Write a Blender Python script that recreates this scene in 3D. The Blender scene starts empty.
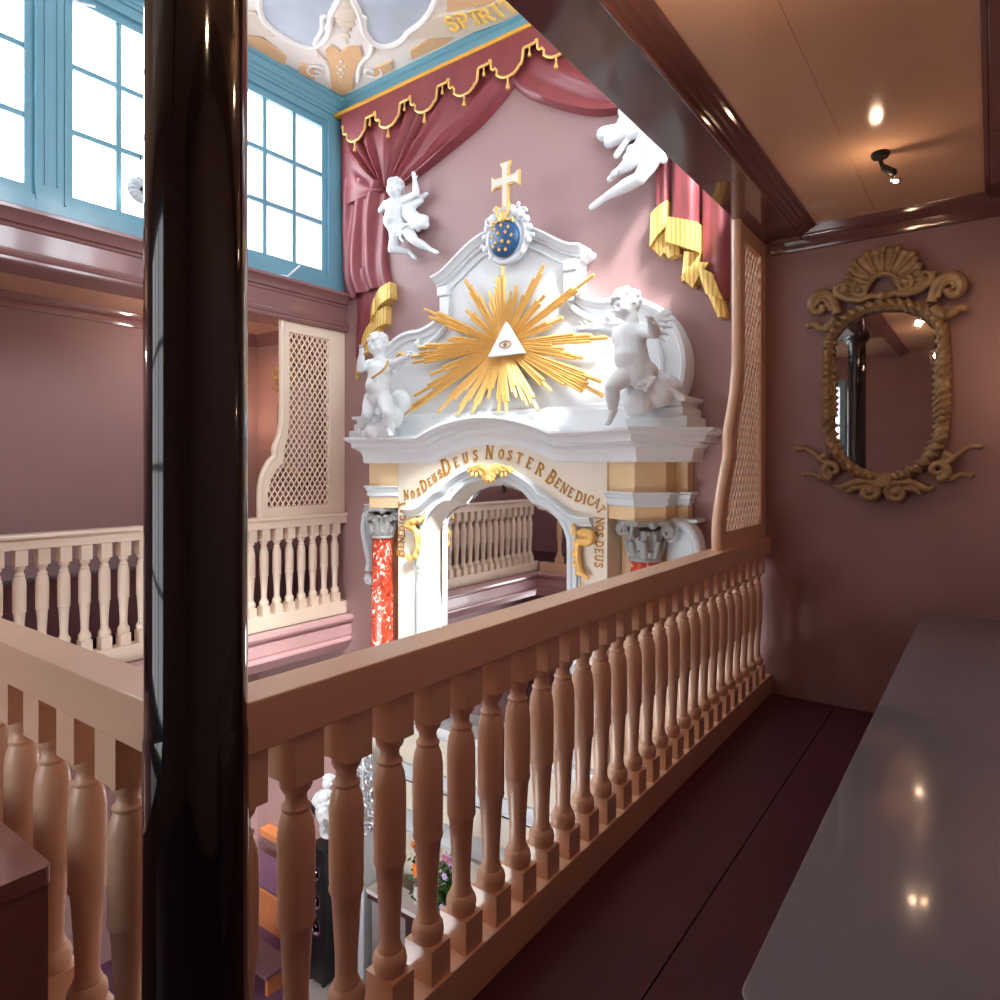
import bpy, bmesh, math, random
from mathutils import Vector, Matrix
random.seed(7)
S = bpy.context.scene
C = S.collection
PI = math.pi
CAM_H = 1.55

# ---------------------------------------------------------------- surveying
def U(px, py, X=None, Y=None, Z=None):
    """point of the place seen at (px, py) on the plane X=, Y= or Z="""
    a = (px - 500) / 672; b = (467 - py) / 672
    d = (-.5911 + a * .8066, .8066 + a * .5911, b)
    t = X / d[0] if X is not None else (Y / d[1] if Y is not None else (Z - CAM_H) / d[2])
    return Vector((t * d[0], t * d[1], CAM_H + t * d[2]))

# ---------------------------------------------------------------- materials
def lin(c):
    c /= 255.0
    return c / 12.92 if c <= .04045 else ((c + .055) / 1.055) ** 2.4
def rgb(r, g, b): return (lin(r), lin(g), lin(b), 1)

def mat(name, col, rough=.5, metal=0., coat=0., var=.06, vscale=3., bump=0., bscale=40., spec=.5, coat_rough=.08, bdist=.01):
    m = bpy.data.materials.new(name); m.use_nodes = True
    nt = m.node_tree; n = nt.nodes; l = nt.links
    p = n['Principled BSDF']
    p.inputs['Roughness'].default_value = rough
    p.inputs['Metallic'].default_value = metal
    p.inputs['Coat Weight'].default_value = coat
    p.inputs['Coat Roughness'].default_value = coat_rough
    p.inputs['Specular IOR Level'].default_value = spec
    tc = n.new('ShaderNodeTexCoord')
    no = n.new('ShaderNodeTexNoise'); no.inputs['Scale'].default_value = vscale; no.inputs['Detail'].default_value = 4
    l.new(tc.outputs['Object'], no.inputs['Vector'])
    cr = n.new('ShaderNodeValToRGB')
    c = rgb(*col)
    cr.color_ramp.elements[0].position = .3; cr.color_ramp.elements[1].position = .7
    cr.color_ramp.elements[0].color = (c[0]*(1-var), c[1]*(1-var), c[2]*(1-var), 1)
    cr.color_ramp.elements[1].color = (min(1, c[0]*(1+var)), min(1, c[1]*(1+var)), min(1, c[2]*(1+var)), 1)
    l.new(no.outputs['Fac'], cr.inputs['Fac'])
    l.new(cr.outputs['Color'], p.inputs['Base Color'])
    if bump:
        nb = n.new('ShaderNodeTexNoise'); nb.inputs['Scale'].default_value = bscale; nb.inputs['Detail'].default_value = 3
        l.new(tc.outputs['Object'], nb.inputs['Vector'])
        b = n.new('ShaderNodeBump'); b.inputs['Strength'].default_value = bump; b.inputs['Distance'].default_value = bdist
        l.new(nb.outputs['Fac'], b.inputs['Height'])
        l.new(b.outputs['Normal'], p.inputs['Normal'])
    return m

M = {}
M['mauve'] = mat('mauve_plaster', (158, 124, 122), .55, var=.035, vscale=1.2, bump=.08, bscale=60)
M['mauve_gloss'] = mat('mauve_gloss_paint', (140, 98, 96), .16, var=.03, coat=.5, bump=.03, bscale=9)
M['beam'] = mat('beam_gloss_paint', (112, 74, 70), .1, var=.03, coat=.6, bump=.05, bscale=7)
M['tan'] = mat('tan_ceiling_paint', (230, 190, 158), .14, var=.04, coat=.3, bump=.06, bscale=5, vscale=1.5)
M['blue'] = mat('blue_gloss_paint', (104, 158, 176), .25, var=.05, coat=.3, vscale=2.)
M['cream'] = mat('cream_gloss_paint', (246, 226, 204), .3, var=.03, coat=.3, bump=.03, bscale=20)  # far copy, lightened to stand for daylight on the far balustrade
M['tancream'] = mat('tan_gloss_paint', (228, 190, 160), .3, var=.04, coat=.3, bump=.03, bscale=20)  # near copy of the cream, darkened to stand for dim warm gallery light
M['pink'] = mat('pink_gloss_paint', (196, 156, 156), .25, var=.03, coat=.3)
M['column'] = mat('black_column_lacquer', (24, 19, 19), .08, var=.1, coat=.4, bump=.04, bscale=5, coat_rough=.03, bdist=.02)
M['bench'] = mat('grey_bench_lacquer', (112, 110, 118), .12, var=.06, coat=.7, bump=.03, bscale=4, coat_rough=.05)
M['benchbody'] = mat('bench_body_paint', (120, 84, 90), .35, var=.05)
M['pew_paint'] = mat('brown_bench_paint', (146, 104, 102), .2, var=.06, coat=.5)
M['white'] = mat('white_plaster', (226, 230, 232), .5, var=.02, bump=.1, bscale=25)
M['statue'] = mat('white_statue_plaster', (222, 226, 228), .45, var=.03, bump=.1, bscale=30)
M['offwhite'] = mat('cream_white_altar_paint', (226, 217, 200), .45, var=.03)
M['ochre'] = mat('ochre_altar_paint', (222, 192, 150), .5, var=.04)
M['palegrey'] = mat('pale_grey_plaster', (208, 217, 222), .45, var=.05)
M['greystone'] = mat('grey_capital_paint', (150, 152, 150), .45, var=.12, vscale=12, bump=.1)
M['gold'] = mat('gold_leaf', (236, 190, 112), .42, metal=.35, var=.1, vscale=14, bump=.3, bscale=60)
M['goldflat'] = mat('gold_paint', (226, 172, 72), .45, metal=.35, var=.06, vscale=10)
M['palegold'] = mat('pale_gold_paint', (252, 214, 120), .4, metal=.1, var=.08, vscale=10)
M['goldtext'] = mat('gold_letter_paint', (196, 142, 58), .45, metal=.4, var=.12, vscale=8)
M['agedgold'] = mat('aged_gilded_wood', (158, 130, 92), .42, metal=.15, var=.25, vscale=16, bump=.25, bscale=70)
M['drape'] = mat('red_drapery_plaster', (132, 58, 62), .5, var=.10, vscale=6, bump=.12, bscale=30, coat=.1)
M['navy'] = mat('navy_cartouche', (36, 84, 128), .35, var=.08)
M['ceilwhite'] = mat('ceiling_white_stucco', (232, 232, 228), .6, var=.03)
M['ceilblue'] = mat('ceiling_blue_sky_paint', (176, 192, 206), .6, var=.13, vscale=2.2)
M['ceiltan'] = mat('ceiling_tan_panel', (214, 180, 138), .6, var=.05)
M['ceilgrey'] = mat('ceiling_banner_paint', (216, 208, 192), .6, var=.04)
M['black'] = mat('black_plastic', (18, 18, 20), .35, var=.1)
M['iron'] = mat('black_iron', (22, 20, 20), .4, metal=.3)
M['wood'] = mat('orange_pew_wood', (196, 120, 72), .35, var=.15, vscale=5, coat=.2)
M['purple'] = mat('purple_floor_carpet', (104, 66, 92), .8, var=.08, vscale=8, bump=.2, bscale=200)
M['platform'] = mat('pale_platform_paint', (214, 206, 204), .4, var=.03)
M['greycloth'] = mat('grey_altar_front', (150, 142, 142), .6, var=.06)
M['darkwood'] = mat('dark_altar_wood', (72, 44, 40), .35, var=.1)
M['leaf'] = mat('green_leaf', (64, 104, 44), .5, var=.4, vscale=20)
M['petal_purple'] = mat('lilac_petal', (186, 160, 206), .5)
M['petal_pink'] = mat('pink_petal', (206, 120, 150), .5)
M['petal_orange'] = mat('orange_petal', (240, 130, 30), .5)
M['redglass'] = mat('red_lamp_glass', (210, 24, 30), .15, coat=.5)
M['silver'] = mat('silver_ornament', (200, 205, 210), .3, metal=.5, var=.2, vscale=20, bump=.3)
M['steel'] = mat('chrome', (225, 225, 230), .12, metal=1.)
M['outside'] = mat('white_outside_wall', (225, 224, 220), .8, var=.05)
M['coping'] = mat('grey_coping', (150, 158, 162), .8, var=.1)

def special(name, fn):
    m = bpy.data.materials.new(name); m.use_nodes = True
    nt = m.node_tree; nt.nodes.clear(); fn(nt, nt.nodes, nt.links); return m
def _pane(nt, n, l):
    o = n.new('ShaderNodeOutputMaterial'); t = n.new('ShaderNodeBsdfTransparent'); g = n.new('ShaderNodeBsdfGlossy')
    g.inputs['Roughness'].default_value = .03; t.inputs['Color'].default_value = (.96, .98, 1, 1)
    mx = n.new('ShaderNodeMixShader'); mx.inputs[0].default_value = .05; l.new(t.outputs[0], mx.inputs[1]); l.new(g.outputs[0], mx.inputs[2])
    l.new(mx.outputs[0], o.inputs[0])
M['pane'] = special('window_glass', _pane)
def _mirror(nt, n, l):
    o = n.new('ShaderNodeOutputMaterial'); p = n.new('ShaderNodeBsdfPrincipled')
    p.inputs['Metallic'].default_value = 1; p.inputs['Roughness'].default_value = .02
    tc = n.new('ShaderNodeTexCoord'); no = n.new('ShaderNodeTexNoise'); no.inputs['Scale'].default_value = 7
    cr = n.new('ShaderNodeValToRGB'); cr.color_ramp.elements[0].color = (.62, .6, .6, 1); cr.color_ramp.elements[1].color = (.82, .82, .82, 1)
    l.new(tc.outputs['Object'], no.inputs['Vector']); l.new(no.outputs['Fac'], cr.inputs[0]); l.new(cr.outputs[0], p.inputs['Base Color'])
    l.new(p.outputs[0], o.inputs[0])
M['mirror'] = special('old_mirror_glass', _mirror)
def _marble(nt, n, l):
    o = n.new('ShaderNodeOutputMaterial'); p = n.new('ShaderNodeBsdfPrincipled')
    p.inputs['Roughness'].default_value = .2; p.inputs['Coat Weight'].default_value = .4
    tc = n.new('ShaderNodeTexCoord')
    mp = n.new('ShaderNodeMapping'); mp.inputs['Scale'].default_value = (1, 1, .7); mp.inputs['Rotation'].default_value = (.3, .5, 0)
    l.new(tc.outputs['Object'], mp.inputs['Vector'])
    no = n.new('ShaderNodeTexNoise'); no.inputs['Scale'].default_value = 17; no.inputs['Detail'].default_value = 6; no.inputs['Distortion'].default_value = 1.6
    l.new(mp.outputs[0], no.inputs['Vector'])
    cr = n.new('ShaderNodeValToRGB'); e = cr.color_ramp.elements
    e[0].position = .3; e[0].color = rgb(128, 42, 28); e[1].position = .5; e[1].color = rgb(184, 70, 48)
    a = e.new(.60); a.color = rgb(214, 96, 66)
    a = e.new(.64); a.color = rgb(240, 222, 214)
    l.new(no.outputs['Fac'], cr.inputs[0]); l.new(cr.outputs[0], p.inputs['Base Color']); l.new(p.outputs[0], o.inputs[0])
M['marble'] = special('red_marble_with_white_veins', _marble)
def _floor(nt, n, l):
    o = n.new('ShaderNodeOutputMaterial'); p = n.new('ShaderNodeBsdfPrincipled')
    p.inputs['Roughness'].default_value = .42; p.inputs['Specular IOR Level'].default_value = .3
    tc = n.new('ShaderNodeTexCoord')
    sx = n.new('ShaderNodeSeparateXYZ'); l.new(tc.outputs['Object'], sx.inputs[0])
    no = n.new('ShaderNodeTexNoise'); no.inputs['Scale'].default_value = 3
    l.new(tc.outputs['Object'], no.inputs['Vector'])
    cr = n.new('ShaderNodeValToRGB'); cr.color_ramp.elements[0].color = rgb(70, 36, 46); cr.color_ramp.elements[1].color = rgb(84, 44, 56)
    l.new(no.outputs['Fac'], cr.inputs[0])
    l.new(cr.outputs[0], p.inputs['Base Color']); l.new(p.outputs[0], o.inputs[0])
    b = n.new('ShaderNodeBump'); b.inputs['Strength'].default_value = .06; l.new(no.outputs['Fac'], b.inputs['Height']); l.new(b.outputs[0], p.inputs['Normal'])
M['floor'] = special('aubergine_board_paint', _floor)
def _bulb(nt, n, l):
    o = n.new('ShaderNodeOutputMaterial'); e = n.new('ShaderNodeEmission'); e.inputs['Color'].default_value = (1, .72, .42, 1); e.inputs['Strength'].default_value = 28
    l.new(e.outputs[0], o.inputs[0])
def _day(nt, n, l):
    o = n.new('ShaderNodeOutputMaterial'); e = n.new('ShaderNodeEmission'); e.inputs['Color'].default_value = (.95, .97, 1, 1); e.inputs['Strength'].default_value = 16
    l.new(e.outputs[0], o.inputs[0])
M['daylit'] = special('daylit_frosted_pane', _day)  # glow of the added windows that brighten the chapel floor
M['daylit_soft'] = special('daylit_gallery_pane', _day)
M['daylit_soft'].node_tree.nodes['Emission'].inputs['Strength'].default_value = 2.6
M['bulb'] = special('warm_bulb', _bulb)
def _fringe(nt, n, l):
    o = n.new('ShaderNodeOutputMaterial'); p = n.new('ShaderNodeBsdfPrincipled')
    p.inputs['Roughness'].default_value = .4; p.inputs['Metallic'].default_value = .35
    tc = n.new('ShaderNodeTexCoord'); w = n.new('ShaderNodeTexWave'); w.inputs['Scale'].default_value = 9; w.inputs['Distortion'].default_value = 1.; w.bands_direction = 'X'
    l.new(tc.outputs['Object'], w.inputs['Vector'])
    cr = n.new('ShaderNodeValToRGB'); cr.color_ramp.elements[0].color = rgb(206, 156, 80); cr.color_ramp.elements[1].color = rgb(240, 206, 120); cr.color_ramp.elements[1].position = .45
    l.new(w.outputs['Fac'], cr.inputs[0]); l.new(cr.outputs[0], p.inputs['Base Color']); l.new(p.outputs[0], o.inputs[0])
M['fringe'] = special('gold_fringe', _fringe)

# ---------------------------------------------------------------- mesh helper
class MB:
    def __init__(s): s.b = bmesh.new()
    def face(s, vs):
        try: return s.b.faces.new(vs)
        except ValueError: return None
    def box(s, x0, x1, y0, y1, z0, z1):
        v = [s.b.verts.new((x, y, z)) for x in (x0, x1) for y in (y0, y1) for z in (z0, z1)]
        for q in ((0, 1, 3, 2), (4, 6, 7, 5), (0, 4, 5, 1), (2, 3, 7, 6), (0, 2, 6, 4), (1, 5, 7, 3)): s.face([v[i] for i in q])
        return s
    def grid(s, rows, close_u=False, close_v=False):
        V = [[s.b.verts.new(p) for p in r] for r in rows]
        nu = len(V); nv = len(V[0])
        for i in range(nu - (0 if close_u else 1)):
            for j in range(nv - (0 if close_v else 1)):
                s.face([V[i][j], V[(i+1) % nu][j], V[(i+1) % nu][(j+1) % nv], V[i][(j+1) % nv]])
        return V
    def prism(s, poly, axis, a, b):
        """poly of 2D points, axis 'Y' (x,z), 'X' (y,z), 'Z' (x,y) from a to b"""
        def P(p, t):
            return (p[0], t, p[1]) if axis == 'Y' else ((t, p[0], p[1]) if axis == 'X' else (p[0], p[1], t))
        A = [s.b.verts.new(P(p, a)) for p in poly]; B = [s.b.verts.new(P(p, b)) for p in poly]
        n = len(poly)
        s.face(A); s.face(B[::-1])
        for i in range(n): s.face([A[i], A[(i+1) % n], B[(i+1) % n], B[i]])
        return s
    def lathe(s, prof, c=(0, 0, 0), seg=20, axis='Z'):
        rows = []
        for r, z in prof:
            row = []
            for k in range(seg):
                t = 2 * PI * k / seg
                x, y = r * math.cos(t), r * math.sin(t)
                p = (x, y, z) if axis == 'Z' else ((x, z, y) if axis == 'Y' else (z, x, y))
                row.append((c[0] + p[0], c[1] + p[1], c[2] + p[2]))
            rows.append(row)
        V = s.grid(rows, close_v=True)
        if prof[0][0] > 1e-6: s.face(V[0])
        if prof[-1][0] > 1e-6: s.face(V[-1][::-1])
        return s
    def ell(s, c, r, rot=None, seg=12):
        if not hasattr(r, '__len__'): r = (r, r, r)
        m = Matrix.Translation(Vector(c)) @ (rot.to_4x4() if rot else Matrix.Identity(4)) @ Matrix.Diagonal((r[0], r[1], r[2], 1))
        bmesh.ops.create_uvsphere(s.b, u_segments=seg, v_segments=max(6, seg * 2 // 3), radius=1, matrix=m)
        return s
    def cap(s, p, q, r1, r2, seg=12):
        """tapered capsule"""
        p = Vector(p); q = Vector(q); d = q - p; L = d.length
        if L < 1e-6: return s.ell(p, max(r1, r2), seg=seg)
        R = d.to_track_quat('Z', 'Y').to_matrix()
        rows = []
        for k in range(5):
            t = -PI / 2 + (PI / 2) * (k + .35) / 4.35; rows.append((r1 * math.cos(t), r1 * math.sin(t)))
        for k in range(5):
            t = (PI / 2) * k / 4.35; rows.append((r2 * math.cos(t), L + r2 * math.sin(t)))
        rr = [[p + R @ Vector((r * math.cos(2*PI*j/seg), r * math.sin(2*PI*j/seg), z)) for j in range(seg)] for r, z in rows]
        V = s.grid(rr, close_v=True); s.face(V[0]); s.face(V[-1][::-1])
        return s
    def tube(s, pts, r, seg=8, closed=False, flat=1.0, up=None):
        pts = [Vector(p) for p in pts]; n = len(pts)
        rr = r if hasattr(r, '__len__') else [r] * n
        rows = []
        prev = None
        for i, p in enumerate(pts):
            if closed: t = pts[(i+1) % n] - pts[i-1]
            else: t = pts[min(i+1, n-1)] - pts[max(i-1, 0)]
            t = t.normalized() if t.length > 1e-9 else Vector((0, 0, 1))
            u = Vector(up) if up is not None else (prev if prev is not None else (Vector((0, 1, 0)) if abs(t.y) < .9 else Vector((1, 0, 0))))
            a = (u - t * u.dot(t)); a = a.normalized() if a.length > 1e-6 else t.orthogonal().normalized()
            if up is None: prev = a
            b = t.cross(a)
            rows.append([p + a * rr[i] * flat * math.cos(2*PI*k/seg) + b * rr[i] * math.sin(2*PI*k/seg) for k in range(seg)])
        V = s.grid(rows, close_u=closed, close_v=True)
        if not closed: s.face(V[0]); s.face(V[-1][::-1])
        return s
    def sweep(s, frames, prof, closed=False):
        """frames: (P, A, B); prof: (a, b) - closed profile polygon"""
        rows = [[Vector(P) + Vector(A) * a + Vector(B) * b for a, b in prof] for P, A, B in frames]
        V = s.grid(rows, close_u=closed, close_v=True)
        if not closed: s.face(V[0]); s.face(V[-1][::-1])
        return s
    def build(s, name, m, parent=None, at=None, smooth=True, angle=38, bevel=0, wood=False, remesh=0, sm=3, kind=None, tri=True):
        bm = s.b
        bmesh.ops.recalc_face_normals(bm, faces=bm.faces)
        if tri:
            big = [f for f in bm.faces if len(f.verts) > 4]
            if big: bmesh.ops.triangulate(bm, faces=big)
        me = bpy.data.meshes.new(name)
        if at is None:
            xs = [v.co for v in bm.verts]
            lo = Vector((min(c.x for c in xs), min(c.y for c in xs), min(c.z for c in xs)))
            hi = Vector((max(c.x for c in xs), max(c.y for c in xs), max(c.z for c in xs)))
            org = Vector(((lo.x + hi.x) / 2, (lo.y + hi.y) / 2, lo.z))
            bmesh.ops.translate(bm, verts=bm.verts, vec=-org)
        else:
            org = Vector(at)
        bm.to_mesh(me); bm.free()
        if smooth:
            me.polygons.foreach_set('use_smooth', [True] * len(me.polygons))
            me.set_sharp_from_angle(angle=math.radians(angle))
        me.materials.append(m if not isinstance(m, str) else M[m])
        o = bpy.data.objects.new(name, me); C.objects.link(o)
        if parent is not None:
            o.parent = parent; org = org - world_loc(parent)
        o.location = org
        if bevel:
            b = o.modifiers.new('bevel', 'BEVEL'); b.width = bevel; b.segments = 2; b.limit_method = 'ANGLE'; b.angle_limit = math.radians(40)
        if remesh:
            r = o.modifiers.new('remesh', 'REMESH'); r.mode = 'VOXEL'; r.voxel_size = remesh; r.use_smooth_shade = True
            q = o.modifiers.new('smooth', 'SMOOTH'); q.factor = .6; q.iterations = sm
        if kind: o['kind'] = kind
        return o

def world_loc(o):
    p = Vector(o.location)
    while o.parent is not None: o = o.parent; p += o.location
    return p
def thing(name, label, cat, loc=(0, 0, 0), group=None):
    o = bpy.data.objects.new(name, None); C.objects.link(o); o.location = loc; o.empty_display_size = .1
    o['label'] = label; o['category'] = cat
    if group: o['group'] = group
    return o
def tag(o, label, cat, group=None):
    o['label'] = label; o['category'] = cat
    if group: o['group'] = group
    return o
def struct(mb, name, m, **k): return mb.build(name, m, kind='structure', **k)
def sroot(name, loc=(0, 0, 0)):
    o = bpy.data.objects.new(name, None); C.objects.link(o); o.location = loc; o['kind'] = 'structure'; return o

def mitres(pts, side=1, closed=False):
    """2D mitred normals, to the right of travel for side=1"""
    n = len(pts); out = []
    for i in range(n):
        def nn(a, b):
            d = Vector((b[0]-a[0], b[1]-a[1])).normalized(); return Vector((d.y, -d.x)) * side
        if closed or 0 < i < n - 1:
            n1 = nn(pts[i-1], pts[i]); n2 = nn(pts[i], pts[(i+1) % n])
            m = n1 + n2; m = m / max(.3, m.dot(n1)) if m.length > 1e-6 else n1
        elif i == 0: m = nn(pts[0], pts[1])
        else: m = nn(pts[-2], pts[-1])
        out.append(m)
    return out
def plan_frames(pts, z, side=1, closed=False):
    return [(Vector((p[0], p[1], z)), Vector((m.x, m.y, 0)), Vector((0, 0, 1))) for p, m in zip(pts, mitres(pts, side, closed))]
def elev_frames(pts, y, side=1, closed=False):
    """path in the x-z plane; a = outward normal in that plane, b = towards -Y"""
    return [(Vector((p[0], y, p[1])), Vector((m.x, 0, m.y)), Vector((0, -1, 0))) for p, m in zip(pts, mitres(pts, side, closed))]
def smooth_path(pts, n=6, closed=False):
    """Catmull-Rom through the points"""
    P = [Vector(p) for p in pts]; N = len(P); out = []
    R = range(N) if closed else range(N - 1)
    for i in R:
        p0 = P[(i-1) % N] if closed or i > 0 else P[0]*2 - P[1]
        p1 = P[i]; p2 = P[(i+1) % N]
        p3 = P[(i+2) % N] if closed or i < N - 2 else P[-1]*2 - P[-2]
        for k in range(n):
            t = k / n
            out.append(.5 * ((2*p1) + (p2-p0)*t + (2*p0-5*p1+4*p2-p3)*t*t + (3*p1-p0-3*p2+p3)*t*t*t))
    if not closed: out.append(P[-1])
    return out
def spiral(c, r0, turns, a0, dirn=1, n=24, plane='XZ', shrink=.12):
    out = []
    for k in range(n):
        t = k / (n - 1); r = r0 * (1 - t * (1 - shrink)); a = a0 + dirn * turns * 2 * PI * t
        out.append(Vector((c[0] + r * math.cos(a), c[1], c[2] + r * math.sin(a))))
    return out
# ================================================================= SETTING
WY = 4.81            # inner face of the altar wall / gallery end walls
# floors
b = MB()
xs = [-1.34, -.823, -.30, .36]
for i in range(3): b.box(xs[i] + .003, xs[i+1] - .003, -1.2, WY, -.03, 0)
b.box(-7.2, -1.34, -1.2, .78, -.03, 0)
b.box(-7.2, -5.52, .78, WY, -.03, 0)
b.box(-1.34, .36, -1.2, WY, -.32, -.035); b.box(-7.2, -1.34, -1.2, .78, -.32, -.035); b.box(-7.2, -5.52, .78, WY, -.32, -.035)
struct(b, 'floor', 'floor', smooth=False)
struct(MB().box(-7.2, .4, -1.3, WY + .1, -3.5, -3.4), 'floor_chapel', 'purple', smooth=False)
# end wall with the altar
struct(MB().box(-7.3, .5, WY, WY + .15, -3.5, 5.6), 'wall_altar', 'mauve', smooth=False)
struct(MB().box(-7.3, -7.15, -1.3, WY, -3.4, 3.2), 'wall_left', 'mauve', smooth=False)
struct(MB().box(.36, .5, -1.3, WY, -3.4, 3.2), 'wall_right', 'mauve', smooth=False)
struct(MB().box(-7.3, .5, -1.35, -1.2, -3.4, 3.2), 'wall_near', 'mauve', smooth=False)
struct(MB().box(-5.75, -1.15, .52, .66, 3.38, 5.43), 'wall_near_upper', 'mauve', smooth=False)

# gallery ceilings
b = MB(); b.box(-1.02, -.586, -1.3, WY, 3.13, 3.2); b.box(-.582, .5, -1.3, WY, 3.13, 3.2); b.box(-.6, -.57, -1.3, WY, 3.134, 3.19); b.box(-7.3, -1.02, -1.3, .52, 3.13, 3.2); b.box(-7.3, -5.62, .52, WY, 3.13, 3.2)
struct(b, 'ceiling', 'tan', smooth=False)
# beams that carry the upper walls
struct(MB().box(-1.290, -1.02, .66, WY, 3.08, 3.40), 'trim_1', 'beam', smooth=False, bevel=.004)
struct(MB().box(-5.95, -5.56, .66, WY, 3.0, 3.38), 'trim_2', 'mauve_gloss', smooth=False)
struct(MB().box(-5.95, -1.02, .52, .66, 3.08, 3.38), 'trim_3', 'beam', smooth=False)
# bead and stepped moulding on the inner side of the right beam
prof = [(0, 3.0801), (0, 3.066), (.006, 3.060), (.012, 3.060), (.018, 3.066), (.020, 3.080), (.034, 3.083), (.040, 3.092), (.060, 3.096), (.068, 3.108), (.090, 3.112), (.098, 3.122), (.112, 3.124), (.112, 3.135), (0, 3.135)]
struct(MB().sweep([(Vector((-1.035, y, 0)), Vector((1, 0, 0)), Vector((0, 0, 1))) for y in (-1.2, WY)], prof), 'trim_4', 'beam', angle=25)
# cornice on the gallery end wall, both sides
prof = [(0, 2.99), (.022, 2.992), (.026, 3.01), (.03, 3.055), (.036, 3.06), (.05, 3.085), (.055, 3.10), (.062, 3.135), (0, 3.135)]
struct(MB().sweep([(Vector((x, WY, 0)), Vector((0, -1, 0)), Vector((0, 0, 1))) for x in (-1.22, .36)], prof), 'trim_5', 'beam', angle=25)
struct(MB().sweep([(Vector((p[0], p[1], 0)), Vector((p[2], p[3], 0)), Vector((0, 0, 1))) for p in ((-5.95, WY, 0, -1), (-7.15, WY, 1, -1), (-7.15, -1.2, 1, 0))], prof), 'trim_6', 'mauve_gloss', angle=25)
# flat board on the ceiling above the bench
b = MB(); b.box(-.012, .36, -1.2, WY - .05, 3.085, 3.13); b.box(-.035, -.012, -1.2, WY - .05, 3.105, 3.13)
struct(b, 'trim_7', 'beam', smooth=False, bevel=.004)
# mouldings on the face of the left gallery beam
prof = [(0, 2.985), (.03, 2.985), (.04, 3.0), (.04, 3.02), (.05, 3.03), (.055, 3.05), (.035, 3.06), (.03, 3.075), (.012, 3.085), (.012, 3.095), (0, 3.10)]
fr = [(Vector((-5.56, y, 0)), Vector((1, 0, 0)), Vector((0, 0, 1))) for y in (.66, WY)]
struct(MB().sweep(fr, prof), 'trim_8', 'mauve_gloss', angle=25)
prof = [(0, 3.235), (.012, 3.24), (.018, 3.262), (.04, 3.27), (.045, 3.29), (.06, 3.31), (.085, 3.335), (.1, 3.345), (.1, 3.37), (.07, 3.385), (0, 3.385)]
struct(MB().sweep(fr, prof), 'trim_9', 'mauve_gloss', angle=25)
# mouldings below the gallery edge, round the open well
prof = [(-.04, .0), (.03, .0), (.055, -.015), (.065, -.04), (.05, -.068), (.012, -.075), (.012, -.10), (.03, -.105), (.03, -.21), (.018, -.225), (.018, -.24), (.045, -.25), (.045, -.27), (.01, -.30), (-.06, -.38), (-.10, -.38)]
struct(MB().sweep(plan_frames([(-1.34, WY), (-1.34, .80), (-5.50, .80), (-5.50, WY)], 0, side=1), prof), 'trim_10', 'pink', angle=25)
# blue cornice round the top of the well
prof = [(0, 5.25), (.015, 5.25), (.02, 5.275), (.035, 5.285), (.04, 5.31), (.06, 5.325), (.07, 5.35), (.075, 5.375), (.10, 5.39), (.11, 5.42), (.11, 5.44), (0, 5.44)]
struct(MB().sweep(plan_frames([(-5.60, .66), (-5.60, WY), (-1.30, WY), (-1.30, .66)], 0, side=1, closed=True), prof, closed=True), 'trim_11', 'blue', angle=25)
# gold edge under it on the altar wall
tg = MB().box(-5.585, -1.30, WY - .146, WY + .0, 5.228, 5.262)
struct(tg, 'trim_12', 'goldflat', smooth=False, bevel=.006)

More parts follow.
